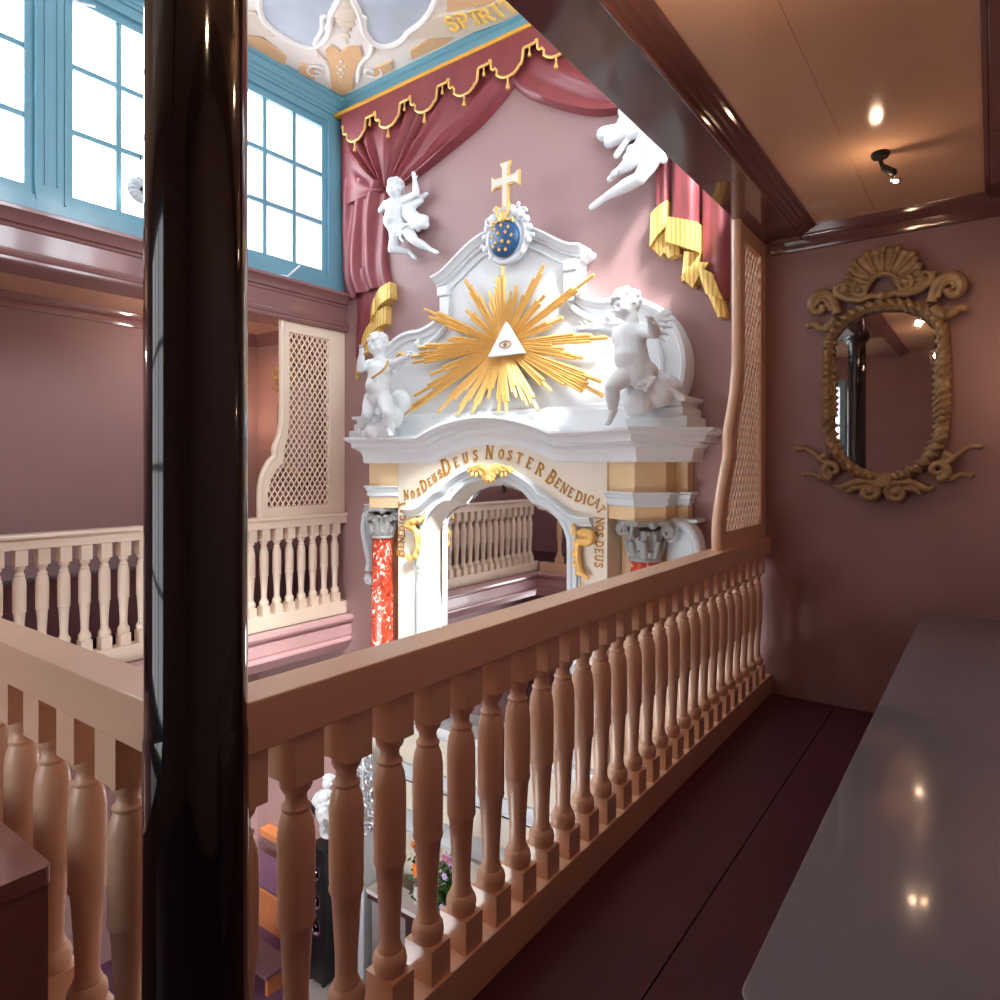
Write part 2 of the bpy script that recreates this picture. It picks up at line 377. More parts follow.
# clerestory: blue panelled wall with three windows a side
WIN = [(.87, 1.88), (2.20, 3.21), (3.54, 4.55)]
def clerestory(x_in, sgn, nm, wn0, glassx):
    """x_in inner face, sgn = direction away from the well"""
    b = MB(); xo = x_in + sgn * .16; xa, xb = min(x_in, xo), max(x_in, xo)
    ys = [.66]
    for a, c in WIN: ys += [a - .06, c + .06]
    ys.append(WY)
    for i in range(0, 8, 2): b.box(xa, xb, ys[i], ys[i+1], 3.38, 5.43)
    for a, c in WIN:
        b.box(xa, xb, a - .06, c + .06, 3.38, 3.53); b.box(xa, xb, a - .06, c + .06, 5.17, 5.43)
    # raised strips on the piers
    for i in range(2, 6, 2):
        m = (ys[i] + ys[i+1]) / 2; xx = x_in - sgn * .012
        b.box(min(xx, x_in), max(xx, x_in), m - .10, m - .088, 3.5, 5.25); b.box(min(xx, x_in), max(xx, x_in), m + .088, m + .10, 3.5, 5.25)
        b.box(min(xx, x_in), max(xx, x_in), m - .045, m - .037, 3.62, 5.25); b.box(min(xx, x_in), max(xx, x_in), m + .037, m + .045, 3.62, 5.25)
    struct(b, nm, 'blue', smooth=False)
    for k, (a, c) in enumerate(WIN):
        r = sroot('window_%d' % (wn0 + k), (x_in, (a + c) / 2, 3.53))
        f = MB(); x0 = glassx - .025; x1 = glassx + .025
        f.box(x0, x1, a - .06, a, 3.53, 5.17); f.box(x0, x1, c, c + .06, 3.53, 5.17)
        f.box(x0, x1, a, c, 3.53, 3.60); f.box(x0, x1, a, c, 5.10, 5.17)
        f.build('window_frame', M['blue'], r, smooth=False)
        g = MB(); w = (c - a) / 3; h = 1.5 / 3
        for i in (1, 2):
            g.box(glassx - .016, glassx + .016, a + w*i - .021, a + w*i + .021, 3.60, 5.10)
            g.box(glassx - .015, glassx + .015, a, c, 3.60 + h*i - .021, 3.60 + h*i + .021)
        g.build('glazing_bars', M['blue'], r, smooth=False)
        MB().box(glassx - .002, glassx + .002, a, c, 3.60, 5.10).build('pane', M['pane'], r, smooth=False)
        if sgn < 0 and k >= 1:      # white window stays
            q = MB(); ym = c - .42 if k == 2 else a + .02; z0 = 3.50 if k == 2 else 5.17
            if k == 2: q.tube([(x_in + .01, ym - .17, 3.405), (x_in + .03, ym - .05, 3.42), (x_in + .04, ym + .0, 3.47), (x_in + .05, ym + .08, 3.55)], .009)
            else: q.tube([(x_in + .01, ym - .08, 5.20), (x_in + .03, ym - .05, 5.06), (x_in + .05, ym - .0, 5.05), (x_in + .05, ym + .10, 5.08)], .009)
            q.build('window_stay', M['white'], r)
clerestory(-5.60, -1, 'wall_left_upper', 1, -5.66)
clerestory(-1.30, 1, 'wall_right_upper', 4, -1.20)
# tall window of the near gallery, behind the camera to the left
r = sroot('window_10', (-2.5, -1.2, .4)); f = MB()
f.box(-3.36, -3.28, -1.2, -1.14, .4, 2.8); f.box(-1.78, -1.70, -1.2, -1.14, .4, 2.8); f.box(-3.28, -1.78, -1.2, -1.14, .4, .5); f.box(-3.28, -1.78, -1.2, -1.14, 2.7, 2.8)
for k in (1, 2): f.box(-3.28 + .5*k - .025, -3.28 + .5*k + .025, -1.2, -1.15, .5, 2.7)
for k in (1, 2, 3): f.box(-3.28, -1.78, -1.2, -1.152, .5 + .55*k - .018, .5 + .55*k + .018)
f.build('window_frame', M['blue'], r, smooth=False)
MB().box(-3.28, -1.78, -1.195, -1.185, .5, 2.7).build('pane', M['daylit_soft'], r, smooth=False)
# unseen glowing windows added in the near wall to brighten the chapel floor
for k, x in enumerate((-5.2, -3.6, -2.0)):
    r = sroot('window_%d' % (7 + k), (x, -1.2, -2.6)); f = MB()
    for a, c, z0, z1 in ((-.6, -.54, -2.6, -.9), (.54, .6, -2.6, -.9), (-.54, .54, -2.6, -2.53), (-.54, .54, -.97, -.9), (-.02, .02, -2.53, -.97), (-.54, .54, -1.77, -1.73)):
        f.box(x + a, x + c, -1.2, -1.15, z0, z1)
    f.build('window_frame', M['blue'], r, smooth=False)
    MB().box(x - .54, x + .54, -1.195, -1.185, -2.53, -.97).build('pane', M['daylit'], r, smooth=False)

# painted stucco ceiling of the well
ZC = 5.43
struct(MB().box(-5.8, -1.1, .5, WY + .1, ZC, ZC + .1), 'ceiling_stucco', 'ceilwhite', smooth=False)

# outside: a white neighbouring wall with a grey coping
b = MB(); P = U(268, 132, X=-8.2); Q = U(300, 118, X=-8.2)
slope = (Q.z - P.z) / (Q.y - P.y)
ya, yb = 4.6, 9.0; za = P.z + slope * (ya - P.y); zb = P.z + slope * (yb - P.y)
b.prism([(ya, 1.5), (yb, 1.5), (yb, zb), (ya, za)], 'X', -8.4, -8.2)
ow = struct(b, 'wall_outside', 'outside', smooth=False)
b = MB(); b.prism([(ya, za), (yb, zb), (yb, zb + .16), (ya, za + .16)], 'X', -8.45, -8.12)
struct(b, 'trim_13', 'coping', smooth=False)

# ================================================================= COLUMN
col = thing('column', 'round glossy black column standing where the two near balustrades meet', 'column', (-1.285, .727, -3.4))
MB().lathe([(.100, -3.25), (.100, 0), (.098, .9), (.0975, 1.02), (.096, 1.03), (.0955, 1.04), (.0955, 3.0)], (-1.285, .727, 0), 48).build('shaft', M['column'], col)
MB().lathe([(.14, -3.4), (.14, -3.33), (.12, -3.31), (.125, -3.28), (.11, -3.25)], (-1.285, .727, 0), 32).build('base', M['column'], col)
MB().lathe([(.096, 3.0), (.12, 3.01), (.12, 3.03), (.135, 3.045), (.135, 3.08)], (-1.285, .727, 0), 32).build('capital', M['column'], col)

# ================================================================= BALUSTRADES
TURN = [(.026, .225), (.040, .228), (.044, .24), (.0455, .255), (.043, .27), (.037, .28), (.032, .284), (.033, .290), (.029, .296),
        (.0275, .31), (.0285, .36), (.034, .46), (.0375, .505), (.0415, .512), (.0435, .52), (.0415, .530), (.0425, .545), (.043, .66), (.0425, .715),
        (.039, .745), (.032, .765), (.030, .771), (.0335, .775), (.0335, .781), (.027, .786), (.0245, .80), (.027, .812), (.034, .82), (.037, .828), (.0375, .842), (.03, .846), (.02, .85)]
def baluster_mesh(along, depth, axis, turn=1.0):
    m = MB()
    ax, ay = (depth, along) if axis == 'Y' else (along, depth)
    m.box(-ax/2, ax/2, -ay/2, ay/2, .128, .228)
    m.lathe([(r * turn, z) for r, z in TURN], seg=24)
    m.box(-ax/2, ax/2, -ay/2, ay/2, .845, .962)
    return m
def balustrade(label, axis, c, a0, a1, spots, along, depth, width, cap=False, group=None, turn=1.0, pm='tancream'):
    """c: centre line coordinate across, a0..a1 along"""
    base = (c, (a0 + a1) / 2, 0) if axis == 'Y' else ((a0 + a1) / 2, c, 0)
    t = thing('balustrade', label, 'balustrade', base, group)
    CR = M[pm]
    def bx(z0, z1, w, e=0):
        return MB().box(c - w/2, c + w/2, a0, a1, z0, z1) if axis == 'Y' else MB().box(a0, a1, c - w/2, c + w/2, z0, z1)
    bx(.96, 1.07 if not cap else 1.035, width).build('handrail', CR, t, smooth=False, bevel=.004)
    if cap: bx(1.035, 1.07, width + .05).build('rail_cap', CR, t, smooth=False, bevel=.012)
    bx(.0, .132, width).build('bottom_rail', CR, t, smooth=False, bevel=.003)
    first = None
    for s in spots:
        p = Vector((c, s, 0)) if axis == 'Y' else Vector((s, c, 0))
        if first is None:
            first = baluster_mesh(along, depth, axis, turn).build('baluster', CR, t, at=p, angle=50); o = first
        else:
            o = first.copy(); C.objects.link(o); o.parent = t
        o.location = p - Vector(base)
    return t
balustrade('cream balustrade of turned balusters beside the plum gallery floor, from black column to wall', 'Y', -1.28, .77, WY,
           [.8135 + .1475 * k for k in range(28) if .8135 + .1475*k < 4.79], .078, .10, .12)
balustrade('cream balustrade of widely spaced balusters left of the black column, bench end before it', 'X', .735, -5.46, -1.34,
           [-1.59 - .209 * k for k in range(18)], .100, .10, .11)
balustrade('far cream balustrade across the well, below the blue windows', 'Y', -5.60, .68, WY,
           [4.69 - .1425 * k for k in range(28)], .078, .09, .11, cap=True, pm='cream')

# ================================================================= LATTICE SCREENS
def lattice(label, xc, outer, inner, nround, mm, group='lattice screens at the altar end of the galleries'):
    """outer/inner: (y, z) polygons"""
    ys = [p[0] for p in outer]
    t = thing('lattice_screen', label, 'screen', (xc, sum(ys)/len(ys), 1.07), None)
    th = .022
    m = MB()
    n = len(outer)
    # frame = ring between outer and inner (same vertex count)
    A = [m.b.verts.new((xc - th, p[0], p[1])) for p in outer]; B = [m.b.verts.new((xc - th, p[0], p[1])) for p in inner]
    A2 = [m.b.verts.new((xc + th, p[0], p[1])) for p in outer]; B2 = [m.b.verts.new((xc + th, p[0], p[1])) for p in inner]
    for i in range(n):
        j = (i + 1) % n
        m.face([A[i], A[j], B[j], B[i]]); m.face([A2[i], A2[j], B2[j], B2[i]]); m.face([A[i], A[j], A2[j], A2[i]]); m.face([B[i], B[j], B2[j], B2[i]])
    m.build('frame', M[mm], t, bevel=.003, angle=30)
    # rounded edge post following the free edge
    k = nround
    e = MB(); e.tube([(xc, p[0] - .0, p[1]) for p in smooth_path([Vector((p[0], p[1], 0)) for p in outer[:k]], 4)] if False else [(xc, p.x, p.y) for p in smooth_path([Vector((q[0], q[1], 0)) for q in outer[:k]], 5)], .030, seg=14)
    e.build('edge_post', M[mm], t)
    # diagonal laths clipped to the inner outline
    L = MB()
    def clip(o, d):
        hits = []
        for i in range(len(inner)):
            a = Vector(inner[i]); c = Vector(inner[(i+1) % len(inner)]); e_ = c - a
            den = d.x * e_.y - d.y * e_.x
            if abs(den) < 1e-9: continue
            w = a - o
            tt = (w.x * e_.y - w.y * e_.x) / den; ss = (w.x * d.y - w.y * d.x) / den
            if 0 <= ss < 1: hits.append(tt)
        hits.sort(); return [(hits[i], hits[i+1]) for i in range(0, len(hits) - 1, 2)]
    for sgn in (1, -1):
        d = Vector((sgn * .56, .83)).normalized(); nrm = Vector((-d.y, d.x)); off = xc + sgn * .004
        for q in range(-80, 120):
            o = Vector((4.4, 2.0)) + nrm * (q * .053)
            for a, c in clip(o, d):
                if c - a < .01: continue
                p1 = o + d * (a - .012); p2 = o + d * (c + .012); hw = .0062
                v = [L.b.verts.new((x, p.x, p.y)) for x in (off - .004, off + .004) for p in (p1 + nrm*hw, p1 - nrm*hw, p2 - nrm*hw, p2 + nrm*hw)]
                L.face(v[:4]); L.face(v[4:][::-1])
                for i in range(4): L.face([v[i], v[(i+1) % 4], v[4+(i+1) % 4], v[4+i]])
    L.build('lattice', M[mm], t, smooth=False)
    return t
outL = [(3.79, 1.07), (3.79, 1.33), (3.82, 1.47), (3.89, 1.595), (3.95, 1.65), (3.95, 1.735), (4.0, 1.85), (4.03, 2.0), (4.035, 2.28), (4.035, 2.985), (4.81, 2.985), (4.81, 1.07)]
inL = [(3.86, 1.16), (3.865, 1.30), (3.90, 1.43), (3.97, 1.53), (4.04, 1.60), (4.045, 1.70), (4.085, 1.83), (4.105, 2.0), (4.11, 2.28), (4.11, 2.88), (4.60, 2.88), (4.60, 1.16)]
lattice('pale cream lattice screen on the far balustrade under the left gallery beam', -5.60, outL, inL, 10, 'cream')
outR = [(3.86, 1.07), (3.865, 1.22), (3.92, 1.38), (4.0, 1.53), (4.05, 1.62), (4.06, 1.76), (4.13, 1.90), (4.20, 2.08), (4.23, 2.3), (4.23, 3.08), (4.81, 3.08), (4.81, 1.07)]
inR = [(3.97, 1.17), (3.975, 1.24), (4.02, 1.38), (4.10, 1.52), (4.16, 1.62), (4.18, 1.76), (4.25, 1.90), (4.31, 2.08), (4.33, 2.3), (4.33, 2.97), (4.70, 2.97), (4.70, 1.17)]
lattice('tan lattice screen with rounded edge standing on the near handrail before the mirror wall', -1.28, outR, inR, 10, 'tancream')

# ================================================================= CARVED MIRRORS
def carved_mirror(cx, label):
    t = thing('wall_mirror', label, 'mirror', (cx, WY, 1.35))
    Y = WY - .035
    gl = [(0, 1.50), (.14, 1.555), (.235, 1.65), (.27, 1.76), (.27, 2.36), (.21, 2.44), (.11, 2.495), (0, 2.51)]
    poly = [(cx + u, z) for u, z in gl] + [(cx - u, z) for u, z in gl[-2:0:-1]]
    MB().prism(poly, 'Y', WY - .028, WY - .004).build('mirror_glass', M['mirror'], t, smooth=False)
    # frame body with twisted leaves
    half = [(0, 1.475), (.16, 1.53), (.262, 1.64), (.305, 1.76), (.312, 1.95), (.312, 2.2), (.305, 2.36), (.24, 2.465), (.13, 2.535), (0, 2.56)]
    ring = [(u, z) for u, z in half] + [(-u, z) for u, z in half[-2:0:-1]]
    ringp = smooth_path([Vector((cx + u, Y, z)) for u, z in ring], 5, closed=True)
    f = MB(); f.tube(ringp, .034, seg=10, closed=True)
    n = len(ringp)
    cen = Vector((cx, Y, 2.0)); acc = 0
    for i in range(n):
        p = ringp[i]; q = ringp[(i+1) % n]; acc += (q - p).length
        if acc < .037: continue
        acc = 0
        tdir = (q - p).normalized()
        side = 1 if p.x > cx else -1
        up = tdir * (1 if (tdir.z * side) > 0 else 1)
        out = (p - cen); out.y = 0; out.normalize()
        a = p - out * .036 + tdir * -.025 + Vector((0, -.012, 0)); c = p + out * .034 + tdir * .032 + Vector((0, -.02, 0))
        f.cap(a, (a + c) / 2 + Vector((0, -.032, 0)), .010, .019, 8); f.cap((a + c) / 2 + Vector((0, -.032, 0)), c, .019, .010, 8)
        if p.z < 2.4 and p.z > 1.6: f.ell(p - out * .047 + Vector((0, -.01, 0)), (.014, .012, .014), seg=8)
    for s in (-1, 1):
        f.ell((cx + s*.312, Y - .03, 2.04), (.035, .03, .04)); f.ell((cx + s*.30, Y - .035, 1.72), (.038, .02, .038))
        f.tube(spiral((cx + s*.30, Y - .055, 1.72), .03, 1.4, 0, s, 16), .006, seg=6)
    f.build('frame', M['agedgold'], t, remesh=.005, sm=1)
    # shell crest
    c = MB()
    for k in range(9):
        a = PI * (.03 + .94 * k / 8); L = .25 if 1 < k < 7 else .225
        base = Vector((cx, Y - .03, 2.66)); tip = base + Vector((math.cos(a) * L, 0, math.sin(a) * L))
        d = (tip - base).normalized(); nrm = Vector((-d.z, 0, d.x))
        c.cap(base + d * .09, tip, .010, .014, 8)
        for s in (-1, 1):
            w = .036
            c.cap(base + d * .09 + nrm * s * .012, tip - d * .02 + nrm * s * w, .008, .015, 8)
        c.ell(tip - d * .015 + Vector((0, -.012, 0)), (.026, .02, .026), seg=8); c.cap(base + d * .10 + nrm * .0 + Vector((0, -.012, 0)), tip + Vector((0, -.014, 0)), .008, .012, 8)
        mid = (base + tip) / 2 + Vector((0, .018, 0)); c.cap(base + d * .07, tip - d*.04 + Vector((0, .024, 0)), .010, .026, 8)
    c.tube([base + Vector((math.cos(PI*q/16) * .085, -.01, math.sin(PI*q/16) * .085)) for q in range(17)], .014, seg=8)
    for s in (-1, 1):
        # leafy bed below the shell
        c.tube([(cx + s*x, Y - .035, z) for x, z in ((.0, 2.60), (.06, 2.615), (.12, 2.60), (.2, 2.62), (.26, 2.66), (.27, 2.72))], [.02, .022, .024, .024, .02, .012], seg=8)
        c.tube(spiral((cx + s*.115, Y - .045, 2.665), .05, 1.3, PI/2 - s*.5, -s, 20), .012, seg=8)
        c.tube(spiral((cx + s*.22, Y - .04, 2.69), .045, 1.0, -PI/2, s, 18), .013, seg=8)
        # C scrolls at the shoulders
        c.tube(smooth_path([Vector((cx + s*x, Y - .03, z)) for x, z in ((.255, 2.53), (.27, 2.60), (.31, 2.665), (.37, 2.67), (.405, 2.615), (.385, 2.56), (.345, 2.565), (.335, 2.60))], 3), [.030]*8 + [.034]*6 + [.026]*8, seg=8)
        c.tube(smooth_path([Vector((cx + s*x, Y - .045, z)) for x, z in ((.29, 2.55), (.31, 2.61), (.35, 2.635), (.375, 2.60))], 3), .014, seg=6)
        c.tube(smooth_path([Vector((cx + s*x, Y - .03, z)) for x, z in ((.26, 2.50), (.30, 2.455), (.35, 2.45), (.385, 2.48), (.42, 2.475))], 3), [.034]*5 + [.028]*4 + [.022]*4, seg=8)
        c.ell((cx + s*.42, Y - .03, 2.475), (.026, .024, .024), seg=8)
    c.ell((cx, Y - .045, 2.605), (.03, .03, .03), seg=8)
    c.build('shell_crest', M['agedgold'], t, remesh=.005, sm=1)
    # scrollwork apron
    d = MB()
    for s in (-1, 1):
        d.tube(spiral((cx + s*.075, Y - .035, 1.395), .062, 1.5, PI/2, s, 26), [.023 - .009*k/25 for k in range(26)], seg=8)
        d.ell((cx + s*.075, Y - .045, 1.395), (.02, .02, .02), seg=8)
        d.tube([Vector((cx + s*x, Y - .03, z)) for x, z in ((.07, 1.455), (.14, 1.46), (.20, 1.43), (.245, 1.415), (.27, 1.44))], [.016, .026, .026, .018, .012], seg=8)
        d.tube([Vector((cx + s*x, Y - .04, z)) for x, z in ((.10, 1.42), (.16, 1.415), (.20, 1.385))], [.012, .018, .01], seg=8)
        d.tube(spiral((cx + s*.285, Y - .035, 1.53), .06, 1.3, -PI/2, s, 22), [.026 - .010*k/21 for k in range(22)], seg=8)
        d.tube([Vector((cx + s*x, Y - .03, z)) for x, z in ((.30, 1.47), (.35, 1.475), (.40, 1.51), (.45, 1.50))], [.018, .018, .014, .012], seg=8)
        d.ell((cx + s*.45, Y - .03, 1.50), .018, seg=8)
        d.tube([Vector((cx + s*x, Y - .03, z)) for x, z in ((.31, 1.63), (.36, 1.60), (.40, 1.64), (.44, 1.67), (.49, 1.665))], [.026, .024, .018, .017, .02], seg=8)
        d.ell((cx + s*.49, Y - .03, 1.668), .022, seg=8)
        d.tube([Vector((cx + s*x, Y - .04, z)) for x, z in ((.36, 1.60), (.33, 1.575), (.30, 1.59))], [.02, .016, .012], seg=8)
    for k in range(5):
        a = -PI/2 + (k - 2) * .42; d.cap((cx, Y - .045, 1.50), (cx + .06*math.cos(a), Y - .05, 1.50 + .07*math.sin(a)), .008, .012, 8)
    d.build('scrolled_apron', M['agedgold'], t, remesh=.005, sm=1)
    return t
carved_mirror(-.547, 'large carved gilt mirror with shell crest on the wall beside the near lattice screen')
carved_mirror(-6.32, 'carved gilt mirror on the far gallery end wall, half hidden behind the pale lattice')

# ================================================================= CEILING SPOTLIGHTS
def spot(x, y, dx, label, group=None):
    t = thing('ceiling_spotlight', label, 'lamp', (x, y, 3.13), group)
    MB().lathe([(0.0, 3.13), (.042, 3.13), (.044, 3.118), (.036, 3.105), (.014, 3.10), (0, 3.10)], (x, y, 0), 20).build('base_plate', M['iron'], t)
    MB().tube([(x, y, 3.105), (x + .004, y, 3.075), (x + .012, y + .004, 3.06), (x + .018, y, 3.045)], [.012, .010, .013, .012], seg=10).build('arm', M['iron'], t)
    MB().cap((x + .018, y, 3.05), (x + .05 * dx + .005, y - .01, 3.015), .017, .020, 12).build('socket', M['iron'], t)
    e = Vector((x + .06 * dx + .008, y - .014, 3.0))
    MB().lathe([(.006, .0), (.020, -.014), (.026, -.028), (.024, -.034), (0, -.034)], e, 16).build('reflector', M['steel'], t)
    MB().ell(e + Vector((.0, -.0, -.034)), (.013, .013, .008)).build('bulb', M['bulb'], t)
    return e
LAMPS = [spot(-.455, 3.86, 1, 'small black spotlight with a bare bulb fixed to the tan gallery ceiling'),
         spot(-.62, 1.85, 1, 'second black ceiling spotlight nearer the camera, just above the top edge of the view'),
         spot(-6.2, 3.9, -1, 'black ceiling spotlight over the far gallery, glowing behind the lattice')]

# ================================================================= BENCHES
def bench(x0, x1, y0, y1, label, m_top, m_body, ov=.03, rnd=.05):
    t = thing('bench', label, 'bench', ((x0+x1)/2, (y0+y1)/2, 0))
    r = rnd; pts = []
    for cx, cy, a0 in ((x1 - r, y1 - r, 0), (x0 + r, y1 - r, 90), (x0 + r, y0 + r, 180), (x1 - r, y0 + r, 270)):
        for k in range(6):
            a = math.radians(a0 + 90 * k / 5); pts.append((cx + r * math.cos(a), cy + r * math.sin(a)))
    MB().prism(pts, 'Z', .63, .67).build('seat_top', M[m_top], t, bevel=.009, angle=50)
    MB().box(x0 + ov, x1 - .01, y0 + ov, y1 - .005, .0, .63).build('seat_body', M[m_body], t, smooth=False)
    MB().box(x0 + ov - .012, x1 - .01, y0 + ov - .012, y1 - .005, .0, .09).build('plinth', M[m_body], t, smooth=False)
    return t
bench(-.342, .355, 1.12, WY - .002, 'long glossy dark grey bench top running from the foreground to the mirror wall', 'bench', 'benchbody', rnd=.045)
bench(-7.14, -6.17, .9, WY - .002, 'grey-topped mauve bench along the far gallery wall, seen between the balusters', 'bench', 'benchbody')
bench(-2.9, -1.68, -.1, .615, 'brown painted bench end in the bottom left corner before the balustrade', 'pew_paint', 'pew_paint', rnd=.015)

# round fluted ornament hanging at the second window
P = Vector((-5.585, 2.68, 3.80))
t = thing('fluted_rosette', 'round fluted pale glass rosette hanging at the window beside the black column', 'ornament', P)
m = MB()
rows = []
for r, d in ((.02, .02), (.05, .032), (.085, .028), (.105, .01), (.11, 0)):
    rows.append([P + Vector((d + (.006 * math.cos(14 * 2*PI*k/84) if r < .1 else 0), r * math.cos(2*PI*k/84), r * math.sin(2*PI*k/84))) for k in range(84)])
V = m.grid(rows, close_v=True); m.face(V[0]); m.face(V[-1][::-1])
m.build('fluted_disc', M['palegrey'], t)
MB().ell(P + Vector((.035, 0, 0)), (.015, .02, .02)).build('centre_boss', M['iron'], t)
MB().tube([P + Vector((0, 0, .11)), P + Vector((-.01, 0, .36))], .004, seg=6).build('hanging_wire', M['iron'], t)
# ================================================================= ALTAR
XC = -3.37
def A(u, y, z): return Vector((XC + u, y, z))
altar = thing('altar', 'tall white and cream baroque altar with arched mirror opening against the pink wall', 'altar', (XC, 4.5, -3.4))
YP = 4.47            # front plane of the arch panel
opening = [(0, 1.446), (.12, 1.434), (.24, 1.402), (.33, 1.355), (.395, 1.295), (.425, 1.262), (.50, 1.254), (.58, 1.215), (.66, 1.15), (.71, 1.08), (.742, 1.0), (.745, .9), (.745, -.72)]
ARC = [(.68 * k / 10, 1.97 - .15 * (1 - math.cos(k / 10 * PI)) / 2 if False else 1.82 + .148 * (math.cos(k / 10 * PI / 2) ** .9)) for k in range(11)]
def arc_z(u):
    u = min(abs(u), .68); R = (.68**2 + .148**2) / (2 * .148)
    return 1.82 + math.sqrt(R*R - u*u) - (R - .148)
ARC = [(.68 * k / 8, arc_z(.68 * k / 8)) for k in range(9)]
CH = .235            # cornice height
right = [(u, z - CH) for u, z in ARC] + [(1.075, 1.82 - CH)]
outer = [(-u, z) for u, z in right[::-1]] + right[1:]
hole = [(-u, z) for u, z in opening[::-1]] + opening[1:]
panel = [(XC + u, z) for u, z in ([(-1.075, -.72)] + outer + [(1.075, -.72)] + hole[::-1])]
MB().prism(panel, 'Y', YP, YP + .02).build('arch_panel', M['offwhite'], altar, angle=30)
for s in (-1, 1):
    xa, xb = sorted((XC + s*.80, XC + s*1.075)); MB().box(xa, xb, YP + .02, WY - .01, -.72, 1.585).build('arch_pier', M['offwhite'], altar, smooth=False)
# splayed reveal down to the mirror
YM = 4.62
hin = [(u * .915, z if z < .9 else z - .05 * min(1, (z - .9) / .3)) for u, z in hole]
m = MB(); m.grid([[(XC + u, YP, z) for u, z in hole], [(XC + u, YM, z) for u, z in hin], [(XC + u * 1.1, YM + .01, z + .05) for u, z in hin]])
m.build('opening_reveal', M['offwhite'], altar, angle=30)
# white band round the opening
def band(path, prof, y, name, m, closed=False, side=-1):
    pts = [(XC + u, z) for u, z in path]
    return MB().sweep(elev_frames(pts, y, side), prof).build(name, m, altar, angle=30)
band(hole, [(-.002, -.04), (-.002, .022), (.02, .03), (.035, .03), (.045, .02), (.095, .02), (.10, .012), (.10, 0)], YP, 'opening_surround', M['palegrey'])
label = [(.0, 1.545), (.12, 1.532), (.24, 1.50), (.34, 1.455), (.45, 1.385), (.495, 1.335), (.58, 1.305), (.68, 1.235), (.76, 1.18), (.84, 1.155), (.96, 1.155)]
lab = [(-u, z) for u, z in label[::-1]] + label[1:]
lab = [(p.x, p.y) for p in smooth_path([Vector((u, z, 0)) for u, z in lab], 2)]
band(lab, [(-.055, 0), (-.05, .03), (-.03, .035), (-.01, .06), (.01, .075), (.02, .07), (.022, 0)], YP, 'hood_moulding', M['palegrey'])
# side strips of the surround down from the hood moulding
for s in (-1, 1):
    MB().box(XC + s*.84 - .012, XC + s*.84 + .012, YP - .02, YP + .01, -.72, 1.13).build('panel_bead', M['palegrey'], altar, smooth=False)
# mirror in the opening
poly = [(XC + u * 1.01, z + .005) for u, z in hin]
mo = MB().prism(poly, 'Y', YM - .003, YM + .005).build('altar_mirror', M['mirror'], altar, smooth=False)
MB().sweep(elev_frames([(XC + u * 1.0, z) for u, z in hin], YM - .003, -1), [(-.012, 0), (-.010, .008), (-.003, .010), (0.006, 0)]).build('mirror_bead', M['steel'], altar, angle=30)
# hook hanging in the arch
MB().tube([A(.03, 4.60, 1.40), A(.03, 4.60, 1.335)], .008, seg=6).build('hook', M['iron'], altar)

# entablature blocks set diagonally above the columns
def plan(s, pts): return [(XC + s * u, y) for u, y in pts]
BL = [(1.075, 4.49), (1.345, 4.36), (1.51, 4.52), (1.51, 4.70), (1.60, 4.70), (1.60, WY), (1.075, WY)]
def offs(pts, d):
    m = mitres(pts, 1); return [(p[0] + q.x * d, p[1] + q.y * d) for p, q in zip(pts, m)]
for s, nm in ((-1, 'l'), (1, 'r')):
    pl = plan(s, BL)
    MB().prism(pl, 'Z', 1.17, 1.60).build('frieze_block', M['ochre'], altar, smooth=False)
    # architrave moulding
    path = plan(s, BL[:6]); sd = 1 if s > 0 else -1
    fr = plan_frames(path, 0, sd)
    pr = [(-.02, 1.268), (.0, 1.268), (.004, 1.28), (.02, 1.282), (.02, 1.325), (.03, 1.33), (.034, 1.352), (.05, 1.362), (.05, 1.372), (-.02, 1.372)]
    MB().sweep(fr, pr).build('architrave', M['palegrey'], altar, angle=30)
# main cornice running over both blocks and arching in the middle
half = [(u, YP, z) for u, z in ARC] + [(1.06, YP, 1.82), (1.375, 4.33, 1.82), (1.66, 4.60, 1.82), (1.66, WY, 1.82)]
full = [(-u, y, z) for u, y, z in half[::-1]] + half[1:]
pp = [(XC + u, y) for u, y, z in full]; mA = mitres(pp, -1)
pe = [(XC + u, z) for u, y, z in full]; frames = []
# elevation mitres only inside the arch
eu = [(XC + u, z) for u, z in [(-u, z) for u, z in ARC[::-1]] + ARC[1:]]
me_ = mitres([(eu[0][0] - .2, 1.82)] + eu + [(eu[-1][0] + .2, 1.82)], -1)[1:-1]
for i, (u, y, z) in enumerate(full):
    a = mA[i]; a = a if a.y < 0 or abs(u) > 1.6 else a
    if abs(u) <= .681:
        q = me_[i - 4]; B_ = Vector((q.x, 0, q.y)); A_ = Vector((0, -1, 0))
    else: A_ = Vector((a.x, a.y, 0)); B_ = Vector((0, 0, 1))
    frames.append((Vector((XC + u, y, z)), A_, B_))
if frames[3][1].y > 0: frames = [(P_, -A_ if abs(P_.x - XC) > .69 else A_, B_) for P_, A_, B_ in frames]
cp = [(-.04, -CH), (.004, -CH), (.004, -.226), (.014, -.223), (.014, -.206), (.018, -.17), (.034, -.135), (.068, -.112), (.078, -.108), (.078, -.097), (.120, -.093), (.120, -.060), (.128, -.057), (.128, -.048), (.137, -.040), (.165, -.028), (.168, -.021), (.188, -.019), (.188, 0), (-.04, 0)]
MB().sweep(frames, cp).build('cornice', M['white'], altar, angle=30)
